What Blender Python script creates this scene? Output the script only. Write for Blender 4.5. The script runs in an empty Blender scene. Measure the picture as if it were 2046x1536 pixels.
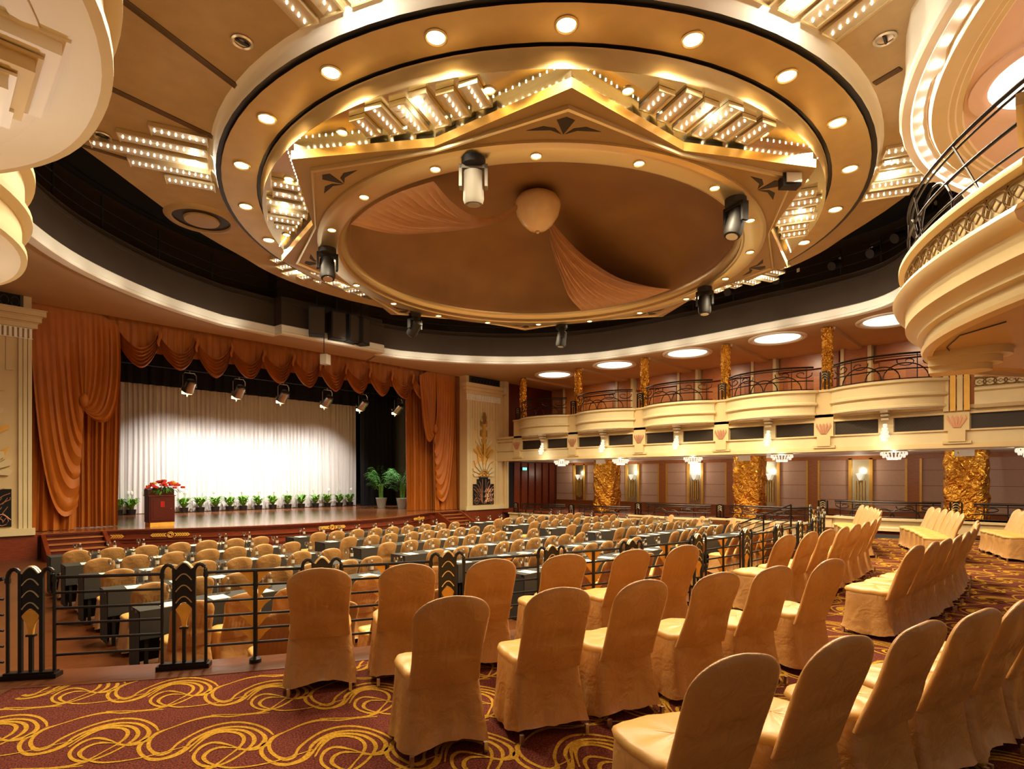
import bpy, bmesh, math, random
from mathutils import Vector, Matrix
PI = math.pi
S, C_, R_ = math.sin, math.cos, math.radians
rnd = random.Random(7)
scene = bpy.context.scene
COL = scene.collection

# ------------------------------------------------------------------ camera numbers (image taken as 2046x1536)
FPX, HY, CX, EYE = 1120.0, 955.0, 1023.0, 1.6
FW = (0.7266, 0.6871)
RT = (0.6871, -0.7266)
def at(x, y, z):
    """where the sight line of a pixel of the photograph meets the height z"""
    d = FPX * (EYE - z) / (y - HY); l = (x - CX) / FPX * d
    return (d * FW[0] + l * RT[0], d * FW[1] + l * RT[1])
def on_y(px, Y):
    a = (px - CX) / FPX
    d = Y / (FW[1] + a * RT[1])
    return d * (FW[0] + a * RT[0])

# ------------------------------------------------------------------ materials
def lin(c):
    c = c.lstrip('#')
    o = []
    for i in (0, 2, 4):
        s = int(c[i:i + 2], 16) / 255
        o.append(s / 12.92 if s <= .04045 else ((s + .055) / 1.055) ** 2.4)
    return (o[0], o[1], o[2], 1)
MATS = {}
def mat(name, color, rough=.5, metal=0., var=.0, scale=6., bump=0., bscale=40., sheen=0., emit=None, estr=0., spec=.5, coat=0., stretch=None, col2=None, bdist=.01, dist=0.):
    if name in MATS: return MATS[name]
    m = bpy.data.materials.new(name); m.use_nodes = True
    nt = m.node_tree; b = nt.nodes['Principled BSDF']
    c = lin(color) if isinstance(color, str) else color
    b.inputs['Base Color'].default_value = c
    b.inputs['Roughness'].default_value = rough
    b.inputs['Metallic'].default_value = metal
    b.inputs['Specular IOR Level'].default_value = spec
    b.inputs['Coat Weight'].default_value = coat
    b.inputs['Coat Roughness'].default_value = .15
    b.inputs['Sheen Weight'].default_value = sheen
    tc = nt.nodes.new('ShaderNodeTexCoord')
    src = tc.outputs['Object']
    if stretch:
        mp = nt.nodes.new('ShaderNodeMapping'); mp.inputs['Scale'].default_value = stretch
        nt.links.new(src, mp.inputs['Vector']); src = mp.outputs['Vector']
    if var or col2:
        n = nt.nodes.new('ShaderNodeTexNoise'); n.inputs['Scale'].default_value = scale; n.inputs['Detail'].default_value = 5
        nt.links.new(src, n.inputs['Vector'])
        r = nt.nodes.new('ShaderNodeValToRGB')
        if col2:
            c0, c1 = c, lin(col2)
        else:
            c0 = tuple(max(0, q * (1 - var)) for q in c[:3]) + (1,)
            c1 = tuple(min(1, q * (1 + var)) for q in c[:3]) + (1,)
        r.color_ramp.elements[0].position = .35; r.color_ramp.elements[0].color = c0
        r.color_ramp.elements[1].position = .65; r.color_ramp.elements[1].color = c1
        nt.links.new(n.outputs['Fac'], r.inputs['Fac']); nt.links.new(r.outputs['Color'], b.inputs['Base Color'])
    if bump:
        n2 = nt.nodes.new('ShaderNodeTexNoise'); n2.inputs['Scale'].default_value = bscale; n2.inputs['Detail'].default_value = 4; n2.inputs['Distortion'].default_value = dist
        nt.links.new(src, n2.inputs['Vector'])
        bp = nt.nodes.new('ShaderNodeBump'); bp.inputs['Strength'].default_value = bump; bp.inputs['Distance'].default_value = bdist
        nt.links.new(n2.outputs['Fac'], bp.inputs['Height']); nt.links.new(bp.outputs['Normal'], b.inputs['Normal'])
    if emit:
        b.inputs['Emission Color'].default_value = lin(emit); b.inputs['Emission Strength'].default_value = estr
    MATS[name] = m
    return m
def emitter(name, color, strength, sample=False):
    m = mat(name, '#fff0d8', .4, emit=color, estr=strength)
    try: m.cycles.emission_sampling = 'FRONT_BACK' if sample else 'NONE'
    except Exception: pass
    return m
def clear(name, tint, opac):
    m = bpy.data.materials.new(name); m.use_nodes = True
    nt = m.node_tree; nt.nodes.clear()
    o = nt.nodes.new('ShaderNodeOutputMaterial'); t = nt.nodes.new('ShaderNodeBsdfTransparent'); g = nt.nodes.new('ShaderNodeBsdfGlossy')
    g.inputs['Roughness'].default_value = .08; t.inputs['Color'].default_value = lin(tint)
    lw = nt.nodes.new('ShaderNodeLayerWeight'); lw.inputs['Blend'].default_value = opac
    mx = nt.nodes.new('ShaderNodeMixShader')
    nt.links.new(lw.outputs['Facing'], mx.inputs[0]); nt.links.new(t.outputs[0], mx.inputs[1]); nt.links.new(g.outputs[0], mx.inputs[2]); nt.links.new(mx.outputs[0], o.inputs[0])
    return m

M_fabric = mat('gold_satin', '#bd8d52', .36, var=.05, scale=3, bump=.4, bscale=8, bdist=.045, spec=.6, dist=.6)
M_fabric2 = mat('gold_satin_seat', '#cfa055', .42, var=.05, scale=4, bump=.25, bscale=10, bdist=.02)
M_carpet = mat('carpet_maroon', '#3c120e', .95, scale=95, bump=.6, bscale=160, spec=.1, col2='#7d4030')
M_swirl = mat('carpet_gold', '#a8781c', .95, scale=60, bump=.6, bscale=200, spec=.1, col2='#c99a34')
M_wood = mat('floor_wood', '#50290f', .3, scale=5, stretch=(1, 12, 1), col2='#6a3a1a')
M_stagewood = mat('stage_wood', '#8a5230', .16, scale=4, stretch=(1, 14, 1), col2='#a0663c', spec=.7)
M_mahog = mat('mahogany', '#6a2a14', .32, scale=6, stretch=(1, 1, 8), col2='#823a1c')
M_mahogd = mat('mahogany_dark', '#47150a', .3, scale=6, stretch=(1, 1, 8), col2='#5c1d0e')
M_cherry = mat('cherry_wood', '#a3602a', .4, scale=5, stretch=(1, 1, 6), col2='#b36e34')
M_cherryd = mat('cherry_wood_dark', '#8e4c20', .35, scale=5, stretch=(1, 1, 6), col2='#9c5826')
M_cream = mat('cream_paint', '#dac798', .5, var=.03, scale=2)
M_cream2 = mat('cream_trim', '#d6bc88', .45, var=.03, scale=2)
M_pale = mat('pale_plaster', '#f2ecd8', .55, var=.02, scale=2)
M_white = mat('white_plaster', '#f6eedb', .55)
M_soffit = mat('soffit_paint', '#c4a67e', .6, var=.03, scale=1.5)
M_ceil = mat('ceiling_textured', '#b49a6e', .7, var=.05, scale=3, bump=.5, bscale=60)
M_pink = mat('pink_paint', '#e3c4ae', .6, var=.03, scale=1.5)
M_gold = mat('satin_gold', '#cab07c', .42, metal=.3, var=.05, scale=3)
M_goldp = mat('gold_paint', '#d9a648', .42, metal=.35, var=.06, scale=5)
M_leaf = mat('gold_leaf', '#ecb548', .42, metal=.1, var=.1, scale=8)
M_foil = mat('gold_foil', '#e8a83e', .22, metal=1., scale=5, bump=1., bscale=6, bdist=.13, col2='#d2902f', dist=.8)
M_mirror = mat('champagne_mirror', '#ddd6bb', .2, metal=1.)
M_brass = mat('pale_brass', '#e3d2a4', .3, metal=.8)
M_black = mat('black_paint', '#0e0b09', .45)
M_iron = mat('wrought_iron', '#1c120e', .35, metal=.4)
M_dark = mat('drum_black', '#3a2c1c', .75, var=.08, scale=2)
M_void = mat('dark_void', '#0a0705', .9)
M_dome = mat('dome_paint', '#8a6846', .6, scale=.9, col2='#96754f')
M_domef = mat('drape_fabric', '#c79d78', .5, var=.05, scale=4, sheen=.3)
M_star = mat('star_brown', '#a68a58', .5, var=.04, scale=2)
M_velvet = mat('orange_velvet', '#b0610d', .6, var=.1, scale=4, sheen=.04, stretch=(1, 1, .3))
M_white_cloth = mat('white_drape', '#e4dcd4', .8, var=.04, scale=4, stretch=(3, 3, .2))
M_blackcloth = mat('black_drape', '#100d10', .9)
M_grayw = mat('wing_wall', '#6d665c', .8)
M_cloth = mat('table_cloth_grey', '#262521', .75, var=.05, scale=20)
M_paper = mat('paper_white', '#f3e9d2', .8)
M_silver = mat('chrome', '#e2ddd2', .28, metal=1.)
M_wallp = mat('wall_fabric', '#d2ae94', .8, var=.03, scale=10)
M_grille = mat('grille_dark', '#2a2016', .6)
M_grilleb = mat('grille_bars', '#4a3a26', .5, metal=.4)
M_spk = mat('speaker_black', '#1a1612', .6)
M_spkw = mat('speaker_white', '#cfc4b0', .5)
M_green = mat('leaf_green', '#4f8f2a', .5, scale=20, col2='#8fbf4a')
M_palm = mat('palm_green', '#2f6a1c', .5, scale=10, col2='#57932f')
M_flower = mat('petal_red', '#d8381c', .6, var=.15, scale=30)
M_petalw = mat('petal_white', '#f4efe2', .6)
M_potk = mat('pot_black', '#141414', .35)
M_potw = mat('pot_white', '#c9ccc6', .4)
M_redem = mat('emblem_red', '#d01c10', .5)
M_rosebar = mat('rose_gold', '#d59b78', .35, metal=.6)
M_glass = clear('clear_glass', '#f2f0ea', .72)
M_crystal = emitter('crystal_glow', '#fff3da', .6)
M_crystal.node_tree.nodes['Principled BSDF'].inputs['Base Color'].default_value = lin('#8f8878')
M_bulb = emitter('bulb_glow', '#fff4e6', 16.0)
M_lamp = emitter('lamp_glow', '#ffd58a', 22.0)
M_disc = emitter('ceiling_disc_glow', '#fff2d8', 1.7, True)
M_ledc = emitter('cove_glow', '#fff0cf', 9.0, True)
M_exit = emitter('exit_green', '#20d0a0', 3.0)

# ------------------------------------------------------------------ mesh builder
class MB:
    def __init__(s): s.v = []; s.f = []; s.m = []
    def add(s, vs, fs, m=0):
        n = len(s.v); s.v += [tuple(p) for p in vs]
        s.f += [tuple(i + n for i in q) for q in fs]; s.m += [m] * len(fs); return s
    def box(s, x0, x1, y0, y1, z0, z1, m=0):
        return s.add([(x0, y0, z0), (x1, y0, z0), (x1, y1, z0), (x0, y1, z0), (x0, y0, z1), (x1, y0, z1), (x1, y1, z1), (x0, y1, z1)],
                     [(3, 2, 1, 0), (4, 5, 6, 7), (0, 1, 5, 4), (1, 2, 6, 5), (2, 3, 7, 6), (3, 0, 4, 7)], m)
    def obox(s, c, ax, ay, hx, hy, z0, z1, m=0):
        vs = []
        for z in (z0, z1):
            for a, b in ((-1, -1), (1, -1), (1, 1), (-1, 1)):
                vs.append((c[0] + ax[0] * a * hx + ay[0] * b * hy, c[1] + ax[1] * a * hx + ay[1] * b * hy, z))
        return s.add(vs, [(3, 2, 1, 0), (4, 5, 6, 7), (0, 1, 5, 4), (1, 2, 6, 5), (2, 3, 7, 6), (3, 0, 4, 7)], m)
    def grid(s, rows, m=0, cu=False, cv=False):
        nv = len(rows); nu = len(rows[0]); vs = [p for r in rows for p in r]; fs = []
        for j in range(nv if cv else nv - 1):
            for i in range(nu if cu else nu - 1):
                a = j * nu + i; b = j * nu + (i + 1) % nu; c = ((j + 1) % nv) * nu + (i + 1) % nu; d = ((j + 1) % nv) * nu + i
                fs.append((a, b, c, d))
        return s.add(vs, fs, m)
    def lathe(s, prof, c=(0, 0), n=24, a0=0., a1=360., m=0, z=0.):
        full = abs(a1 - a0) >= 359.9; k = n if full else n + 1
        rows = [[(c[0] + r * C_(R_(a0 + (a1 - a0) * i / n)), c[1] + r * S(R_(a0 + (a1 - a0) * i / n)), z + h) for i in range(k)] for r, h in prof]
        return s.grid(rows, m, cu=full)
    def tube(s, pts, r, n=6, m=0, closed=False):
        pts = [Vector(p) for p in pts]; L = len(pts); rows = []
        up = Vector((0, 0, 1))
        for i, p in enumerate(pts):
            if closed: t = pts[(i + 1) % L] - pts[i - 1]
            else: t = pts[min(i + 1, L - 1)] - pts[max(i - 1, 0)]
            if t.length < 1e-9: t = Vector((0, 0, 1))
            t.normalize(); u = up if abs(t.z) < .95 else Vector((1, 0, 0))
            a = t.cross(u).normalized(); b = a.cross(t).normalized()
            rr = r[i] if isinstance(r, (list, tuple)) else r
            rows.append([tuple(p + a * (C_(2 * PI * k / n) * rr) + b * (S(2 * PI * k / n) * rr)) for k in range(n)])
        n0 = len(s.v); s.grid(rows, m, cu=True, cv=closed)
        if not closed:
            s.f.append(tuple(n0 + k for k in range(n))[::-1]); s.m.append(m)
            e = n0 + (L - 1) * n; s.f.append(tuple(e + k for k in range(n))); s.m.append(m)
        return s
    def prism(s, poly, z0, z1, m=0, mt=None, mb=None):
        n = len(poly); vs = [(p[0], p[1], z0) for p in poly] + [(p[0], p[1], z1) for p in poly]
        s.add(vs, [(i, (i + 1) % n, n + (i + 1) % n, n + i) for i in range(n)], m)
        s.add([(p[0], p[1], z1) for p in poly], [tuple(range(n))], m if mt is None else mt)
        s.add([(p[0], p[1], z0) for p in poly], [tuple(range(n))[::-1]], m if mb is None else mb)
        return s
    def plate(s, poly, o, ux, uz, un, t, m=0):
        """2d outline (a,b) on the plane o + a*ux + b*uz, thickened along un"""
        o, ux, uz, un = Vector(o), Vector(ux), Vector(uz), Vector(un); n = len(poly)
        A = [o + ux * a + uz * b for a, b in poly]; B = [p + un * t for p in A]
        return s.add(A + B, [tuple(range(n))[::-1], tuple(range(n, 2 * n))] + [(i, (i + 1) % n, n + (i + 1) % n, n + i) for i in range(n)], m)
    def ball(s, c, rx, ry=None, rz=None, nu=10, nv=6, m=0):
        ry = ry or rx; rz = rz or rx
        rows = [[(c[0] + rx * S(PI * j / nv) * C_(2 * PI * i / nu), c[1] + ry * S(PI * j / nv) * S(2 * PI * i / nu), c[2] - rz * C_(PI * j / nv)) for i in range(nu)] for j in range(nv + 1)]
        return s.grid(rows, m, cu=True)
    def mesh(s, name, mats, smooth=40, fix=True, off=(0, 0, 0)):
        me = bpy.data.meshes.new(name)
        ox, oy, oz = off
        me.from_pydata([(x - ox, y - oy, z - oz) for x, y, z in s.v], [], s.f)
        for q in (mats if isinstance(mats, (list, tuple)) else [mats]): me.materials.append(q)
        if isinstance(mats, (list, tuple)) and len(mats) > 1: me.polygons.foreach_set('material_index', s.m)
        if fix and len(s.f) < 30000:
            bm = bmesh.new(); bm.from_mesh(me); bmesh.ops.remove_doubles(bm, verts=bm.verts, dist=1e-5); bmesh.ops.recalc_face_normals(bm, faces=bm.faces); bm.to_mesh(me); bm.free()
        if smooth:
            me.polygons.foreach_set('use_smooth', [True] * len(me.polygons)); me.set_sharp_from_angle(angle=R_(smooth))
        me.update(); return me
    def build(s, name, mats, parent=None, local=False, smooth=40, fix=True, label=None, cat=None, group=None, kind=None):
        """links the collected shapes as one mesh object; shapes are in world space unless local"""
        if parent is not None:
            p = parent; o = Vector((0, 0, 0))
            while p is not None: o += Vector(p.location); p = p.parent
            off = (0, 0, 0) if local else tuple(o); loc = (0, 0, 0)
        else:
            xs = [p[0] for p in s.v]; ys = [p[1] for p in s.v]; zs = [p[2] for p in s.v]
            loc = ((min(xs) + max(xs)) / 2, (min(ys) + max(ys)) / 2, min(zs)); off = loc
        ob = bpy.data.objects.new(name, s.mesh(name, mats, smooth, fix, off)); COL.objects.link(ob)
        ob.location = loc
        if parent is not None: ob.parent = parent
        tag(ob, label, cat, group, kind); return ob
def tag(o, label=None, cat=None, group=None, kind=None):
    if label: o['label'] = label
    if cat: o['category'] = cat
    if group: o['group'] = group
    if kind: o['kind'] = kind
    return o
def thing(name, label, cat, loc=(0, 0, 0), rz=0., group=None, kind=None):
    o = bpy.data.objects.new(name, None); COL.objects.link(o); o.empty_display_size = .1
    o.location = loc; o.rotation_euler = (0, 0, rz); return tag(o, label, cat, group, kind)
def part(name, me, parent):
    o = bpy.data.objects.new(name, me); COL.objects.link(o); o.parent = parent; return o
def dup(o, loc, rz=0., label=None, group=None):
    r = o.copy(); COL.objects.link(r); r.location = loc; r.rotation_euler = (0, 0, rz)
    if label: r['label'] = label
    if group: r['group'] = group
    for ch in list(o.children):
        c = ch.copy(); COL.objects.link(c); c.parent = r
        for g in list(ch.children):
            d = g.copy(); COL.objects.link(d); d.parent = c
    return r
NTH = ['first', 'second', 'third', 'fourth', 'fifth', 'sixth', 'seventh', 'eighth', 'ninth', 'tenth', 'eleventh', 'twelfth', 'thirteenth', 'fourteenth', 'fifteenth', 'sixteenth', 'seventeenth', 'eighteenth', 'nineteenth', 'twentieth', 'twenty-first', 'twenty-second', 'twenty-third', 'twenty-fourth', 'twenty-fifth', 'twenty-sixth', 'twenty-seventh', 'twenty-eighth', 'twenty-ninth', 'thirtieth']
def light(kind, loc, energy, color, size=.05, aim=None, spot=120, blend=.8, sy=None, name='lamp_light'):
    d = bpy.data.lights.new(name, kind); d.energy = energy; d.color = color
    if kind == 'AREA':
        d.shape = 'RECTANGLE' if sy else 'DISK'; d.size = size
        if sy: d.size_y = sy
    else: d.shadow_soft_size = size
    if kind == 'SPOT': d.spot_size = R_(spot); d.spot_blend = blend
    o = bpy.data.objects.new(name, d); COL.objects.link(o); o.location = loc
    if aim is not None: o.rotation_euler = (Vector(aim) - Vector(loc)).to_track_quat('-Z', 'Y').to_euler()
    return o
def cr(pts, n=6, closed=False):
    """smooth curve through points (Catmull-Rom), any dimension"""
    L = len(pts); out = []
    for i in range(L if closed else L - 1):
        p0 = pts[(i - 1) % L] if (closed or i > 0) else pts[0]; p1 = pts[i]; p2 = pts[(i + 1) % L]
        p3 = pts[(i + 2) % L] if (closed or i < L - 2) else pts[-1]
        for k in range(n):
            t = k / n
            out.append(tuple(.5 * (2 * b + (c - a) * t + (2 * a - 5 * b + 4 * c - d) * t * t + (3 * b - a - 3 * c + d) * t ** 3) for a, b, c, d in zip(p0, p1, p2, p3)))
    if not closed: out.append(tuple(pts[-1]))
    return out
def lerp(a, b, t): return tuple(x + (y - x) * t for x, y in zip(a, b))
def pol(c, r, deg, z=None):
    p = (c[0] + r * C_(R_(deg)), c[1] + r * S(R_(deg)))
    return p if z is None else (p[0], p[1], z)
WARM = (1., .83, .56); WARM2 = (1., .89, .72); WHITE = (1., .95, .88)
HC = (10.4, 8.97)          # centre of the ceiling rings
RC = (9.57, 17.91)         # centre of the terrace arcs
PIL = [1.8, 5.28, 8.76, 12.24, 15.72, 19.2]   # balcony piers along the side walls
AX = 10.4
LRING, LDOME, LCLUS, LCOVE, LBAND, AMB, EXPO, LSTAGE = 440, 160, 9, 5, 14, .16, .52, 720
# ------------------------------------------------------------------ floors
b = MB(); b.box(-7, 27, -8, 33, -.85, -.7); b.build('floor', M_wood, kind='structure')
R0 = 14.82
def arc_rows(r0, r1, a0, a1, z, step=1.):
    n = max(2, int((a1 - a0) / step)); 
    return [[pol(RC, r, a0 + (a1 - a0) * i / n, z) for i in range(n + 1)] for r in (r0, r1)]
def in_terrace(p): return -6 < p[0] < 20.25 and -6 < p[1]
b = MB()
n = 84; A0, A1 = -129., -61.5
rows = []
for r in (15.2, 16, 17, 18, 19, 20, 21.5, 23):
    row = []
    for i in range(n + 1):
        x, y = pol(RC, r, A0 + (A1 - A0) * i / n); row.append((min(x, 20.28), y, 0.))
    rows.append(row)
b.grid(rows, 0)
# swirl motif traced once, repeated over the carpet as raised pile of the same mesh
Wc = lambda x, y: at(x * .24438, 1300 + y * .24438, 0.)
STR = [
    ([(1340, 478), (1150, 495), (1000, 510), (860, 508), (700, 538), (520, 592), (370, 640), (290, 690), (250, 745), (265, 790), (320, 810), (400, 785), (500, 720), (650, 650), (800, 595), (950, 562), (1080, 555), (1190, 575), (1265, 615), (1295, 655)], 1.),
    ([(330, 660), (235, 700), (168, 755), (160, 805), (205, 843), (295, 848), (420, 815), (520, 770), (620, 700), (760, 640), (900, 602), (1030, 590), (1140, 602), (1205, 640), (1215, 685), (1150, 740), (1040, 770), (960, 772)], 1.),
    ([(230, 850), (330, 843), (470, 805), (600, 740), (720, 672), (850, 626), (970, 612), (1080, 625), (1128, 665), (1110, 715), (1040, 765), (950, 815), (840, 865), (720, 905), (560, 945), (400, 962), (240, 966), (80, 970)], 1.),
    ([(560, 790), (680, 712), (800, 652), (910, 630), (1005, 638), (1045, 668), (1025, 715), (950, 770), (850, 825), (740, 885), (640, 925), (520, 950)], .9),
    ([(1290, 665), (1240, 715), (1150, 757), (1050, 774), (975, 765), (900, 735), (790, 716), (685, 745), (600, 800), (568, 848), (595, 890), (670, 908), (760, 890)], .8),
    ([(985, 760), (900, 757), (810, 757), (720, 785), (655, 830), (660, 868), (720, 897), (810, 916), (930, 912), (1090, 890), (1250, 856), (1420, 812), (1560, 772)], .8),
]
v1 = tuple(p - q for p, q in zip(at(315, 1459, 0), at(93, 1451, 0)))
v2 = tuple(p - q for p, q in zip(at(434, 1370, 0), at(315, 1459, 0)))
SMO = []
for pts, w in STR:
    P = [Vector(q) for q in cr([Wc(*p) for p in pts], 4)]
    L, Rr = [], []
    for i, p in enumerate(P):
        t = (P[min(i + 1, len(P) - 1)] - P[max(i - 1, 0)]).normalized(); nn = Vector((-t.y, t.x))
        t2 = (P[min(i + 3, len(P) - 1)] - P[min(i + 2, len(P) - 1)]); t1 = (P[max(i - 2, 0)] - P[max(i - 3, 0)])
        cv = t1.angle(t2) if t1.length > 1e-6 and t2.length > 1e-6 else 0
        h = (.0062 + .0105 * min(1, cv / .9)) * w
        L.append(p + nn * h); Rr.append(p - nn * h)
    SMO.append((L, Rr))
vs, fs = [], []
M0 = Wc(700, 760)
for i in range(-30, 40):
    for j in range(-30, 40):
        ox = i * v1[0] + j * v2[0]; oy = i * v1[1] + j * v2[1]
        c = (M0[0] + ox, M0[1] + oy); dr = math.hypot(c[0] - RC[0], c[1] - RC[1])
        if not (14.6 < dr < 22) or c[0] > 20.6 or c[1] < -4.5 or c[1] > 9: continue
        for k, (L, Rr) in enumerate(SMO):
            zz = .0016 + .0003 * k
            for q in range(len(L) - 1):
                m_ = (L[q].x + ox, L[q].y + oy); rr = math.hypot(m_[0] - RC[0], m_[1] - RC[1]); an = math.degrees(math.atan2(m_[1] - RC[1], m_[0] - RC[0]))
                if rr < 15.24 or m_[0] > 20.2 or an < (-126.0 if rr < 16 else A0) or an > A1: continue
                n0 = len(vs)
                for p in (L[q], L[q + 1], Rr[q + 1], Rr[q]): vs.append((p.x + ox, p.y + oy, zz))
                fs.append((n0, n0 + 1, n0 + 2, n0 + 3))
b.add(vs, fs, 1)
b.build('floor_terrace_carpet', [M_carpet, M_swirl], kind='structure', fix=False, smooth=0)
b = MB(); b.grid([[(p[0], p[1], z) for p in arc_rows(r, r, A0 - 4, A1, z)[0]] for r, z in ((R0 + .03, -.7), (R0 + .03, -.06), (R0 - .02, -.05), (R0 - .02, -.01), (R0, .004), (15.24, .004), (15.24, -.02))])
b.grid(arc_rows(15.2, 16.2, A0 - 8, -126.6, .003))
b.build('trim_1', M_wood, kind='structure')
# side stairs of the terrace (beyond the left end and at the right end)
b = MB()
for k in range(4):
    a = -131.5 - 2.1 * k; rows = [arc_rows(15.0, 17.2, a - 2.1, a, -.14 * (k + 1), .7)[0], arc_rows(15.0, 17.2, a - 2.1, a, -.14 * (k + 1), .7)[1]]
    b.grid(rows); b.add([pol(RC, 15., a, -.14 * k), pol(RC, 17.2, a, -.14 * k), pol(RC, 17.2, a, -.14 * (k + 1)), pol(RC, 15., a, -.14 * (k + 1))], [(0, 1, 2, 3)])
b.build('stairs', M_wood, label='wooden steps going down from the terrace at the left end of the black railing', cat='stairs')
b = MB()
for k in range(4):
    t = k * .42; o = Vector((16.2 + t * .5, 4.9 + t * .87)); b.obox(o, (.87, -.5), (.5, .87), 1.1, .25, -.7, -.14 * (k + 1) + .02)
b.build('stairs', M_wood, label='wooden steps from the terrace down to the main floor beside the sloping handrail', cat='stairs')

# ------------------------------------------------------------------ stage
def fy(x): return min(20.95, 19.0 + .052 * (x - AX) ** 2)
XS = [-1.2 + .4 * i for i in range(59)]
b = MB()
front = [(x, fy(x)) for x in XS]
b.prism(front + [(22, 31), (-2, 31)], -.69, -.03, 1)
top = [(x, fy(x) - .06) for x in XS]
b.prism(top + [(22, 31), (-2, 31)], -.03, 0., 0)
b.build('floor_stage', [M_stagewood, M_mahog], kind='structure', smooth=30)
def strip(z0, z1, o, m_, nm, x0=-1.1, x1=21.9):
    q = MB(); xs = [x0 + (x1 - x0) * i / 60 for i in range(61)]
    q.grid([[(x, fy(x) - oo, z) for x in xs] for oo, z in ((-.01, z0), (o, z0), (o, z1), (-.01, z1))])
    return q.build(nm, m_, kind='structure')
strip(-.08, -.02, .09, M_mahogd, 'trim_2'); strip(-.125, -.1, .055, M_mahog, 'trim_3'); strip(-.32, -.28, .07, M_mahog, 'trim_4'); strip(-.42, -.40, .035, M_mahog, 'trim_5'); strip(-.7, -.6, .05, M_mahogd, 'trim_6')
def chevrons(mb, n, w, h, d):
    for k in range(n):
        x = d * (.1 + k * w * .62)
        mb.plate([(x, h), (x + d * w * .4, h), (x + d * w, 0), (x + d * w * .4, -h), (x, -h), (x + d * w * .6, 0)], (0, 0, 0), (1, 0, 0), (0, 0, 1), (0, -1, 0), .02)
def plaque(x, sides, word, n=6):
    t = thing('gold_plaque', 'gilded chevron plaque with a round medallion, ' + word, 'plaque', (x, fy(x) - .075, -.2), math.atan(.104 * (x - AX)), 'gilded plaques along the stage front')
    if n == 6:
        q = MB()
        for r, y in ((.085, -.02), (.045, -.03)):
            q.tube([(r * C_(2 * PI * i / 20), y, r * S(2 * PI * i / 20)) for i in range(20)], .014, 5, closed=True)
        q.build('medallion', M_leaf, t, local=True)
    for d in sides:
        q = MB(); chevrons(q, n, .11, .055, d); q.build('chevron_band', M_leaf, t, local=True)
plaque(5.5, (-1, 1), 'below the lectern on the stage front')
plaque(10.4, (-1, 1), 'midway along the stage front')
plaque(15.3, (-1, 1), 'towards the right end of the stage front')
plaque(3.95, (1,), 'just right of the left stage steps', 5)
plaque(1.35, (-1,), 'below the left gilded wall panel')
plaque(17.2, (-1, 1), 'right of the stage front by the right steps', 3)
# steps up to the stage, left and right
for x0, x1, w in ((2.5, 3.8, 'left'), (16.9, 18.2, 'right')):
    t = thing('stage_steps', 'dark wooden steps with pale nosings up to the %s end of the stage' % w, 'steps', ((x0 + x1) / 2, 20., -.7))
    y1 = fy((x0 + x1) / 2) - .1
    for k in range(4):
        q = MB(); q.box(x0, x1, y1 - .26 * (4 - k), y1, -.7 + .14 * k, -.7 + .14 * (k + 1) - .03); q.box(x0 - .02, x1 + .02, y1 - .26 * (4 - k) - .03, y1, -.7 + .14 * (k + 1) - .03, -.7 + .14 * (k + 1), 1)
        q.build('step', [M_mahogd, M_cherry], t)
    for xx in (x0 - .12, x1 + .02):
        q = MB(); q.plate([(y1 - 1.2, -.7), (y1 + .1, -.7), (y1 + .1, -.02), (y1 - .15, -.02), (y1 - 1.2, -.5)], (xx, 0, 0), (0, 1, 0), (0, 0, 1), (1, 0, 0), .1); q.build('side_panel', M_mahog, t)
# backstage shell
b = MB(); b.box(-2, 22, 31, 31.1, -.7, 9); b.build('wall_stage_back', M_void, kind='structure')
b = MB(); b.box(20.2, 20.3, 21.3, 31, 0, 9); b.build('wall_stage_right', M_grayw, kind='structure')
b = MB(); b.box(.2, .3, 21.3, 31, 0, 9); b.build('wall_stage_left', M_void, kind='structure')
b = MB(); b.box(19.95, 20.18, 25.6, 27.2, 1.2, 4.4, 0); b.box(19.9, 20.18, 25.3, 28, .0, 1.1, 1)
b.build('door_1', [M_cream2, M_grayw], kind='structure')
b = MB(); b.box(-2, 22, 21.4, 31, 7.9, 8); b.build('ceiling_stage', M_void, kind='structure')

# ------------------------------------------------------------------ curtains
def pleats(x0, x1, y, z0, z1, lam, amp, seed=0, nx=None, nz=10, fl=.0, xb0=None, xb1=None, ytop=None):
    rr = random.Random(seed); ph = [rr.uniform(0, 6.28) for _ in range(4)]; nx = nx or int((x1 - x0) / lam * 10)
    xb0 = x0 if xb0 is None else xb0; xb1 = x1 if xb1 is None else xb1
    rows = []
    for j in range(nz + 1):
        v = j / nz; row = []
        for i in range(nx + 1):
            u = i / nx; x = (xb0 + (xb1 - xb0) * u) * (1 - v) + (x0 + (x1 - x0) * u) * v
            k = x0 + (x1 - x0) * u
            w = S(2 * PI * k / lam + 1.2 * S(k * 1.7 + ph[0]) + .5 * S(k * 5.1 + ph[1])) + .35 * S(2 * PI * k / (lam * .43) + ph[2])
            row.append((x + .012 * S(7 * v + ph[3] + k * 3), y - amp * w * (1 + fl * (1 - v)), z0 + (z1 - z0) * v))
        rows.append(row)
    return rows
b = MB(); b.grid(pleats(3., 17.55, 29.2, .02, 7.6, .23, .055, 3, nx=900)); b.build('backdrop_curtain', M_white_cloth, label='pleated white backdrop curtain at the back of the stage', cat='curtain')
b = MB(); b.grid(pleats(0.5, 20., 28.6, 5.72, 7.8, .5, .05, 4, nx=200)); b.build('border_curtain', M_blackcloth, label='black border cloth hanging across the top of the white backdrop', cat='curtain')
b = MB(); b.grid(pleats(17.3, 19.6, 28.2, .0, 7.8, .3, .07, 5, nx=120)); b.build('stage_leg_curtain', M_blackcloth, label='black leg curtain at the right edge of the white backdrop', cat='curtain')
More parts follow.
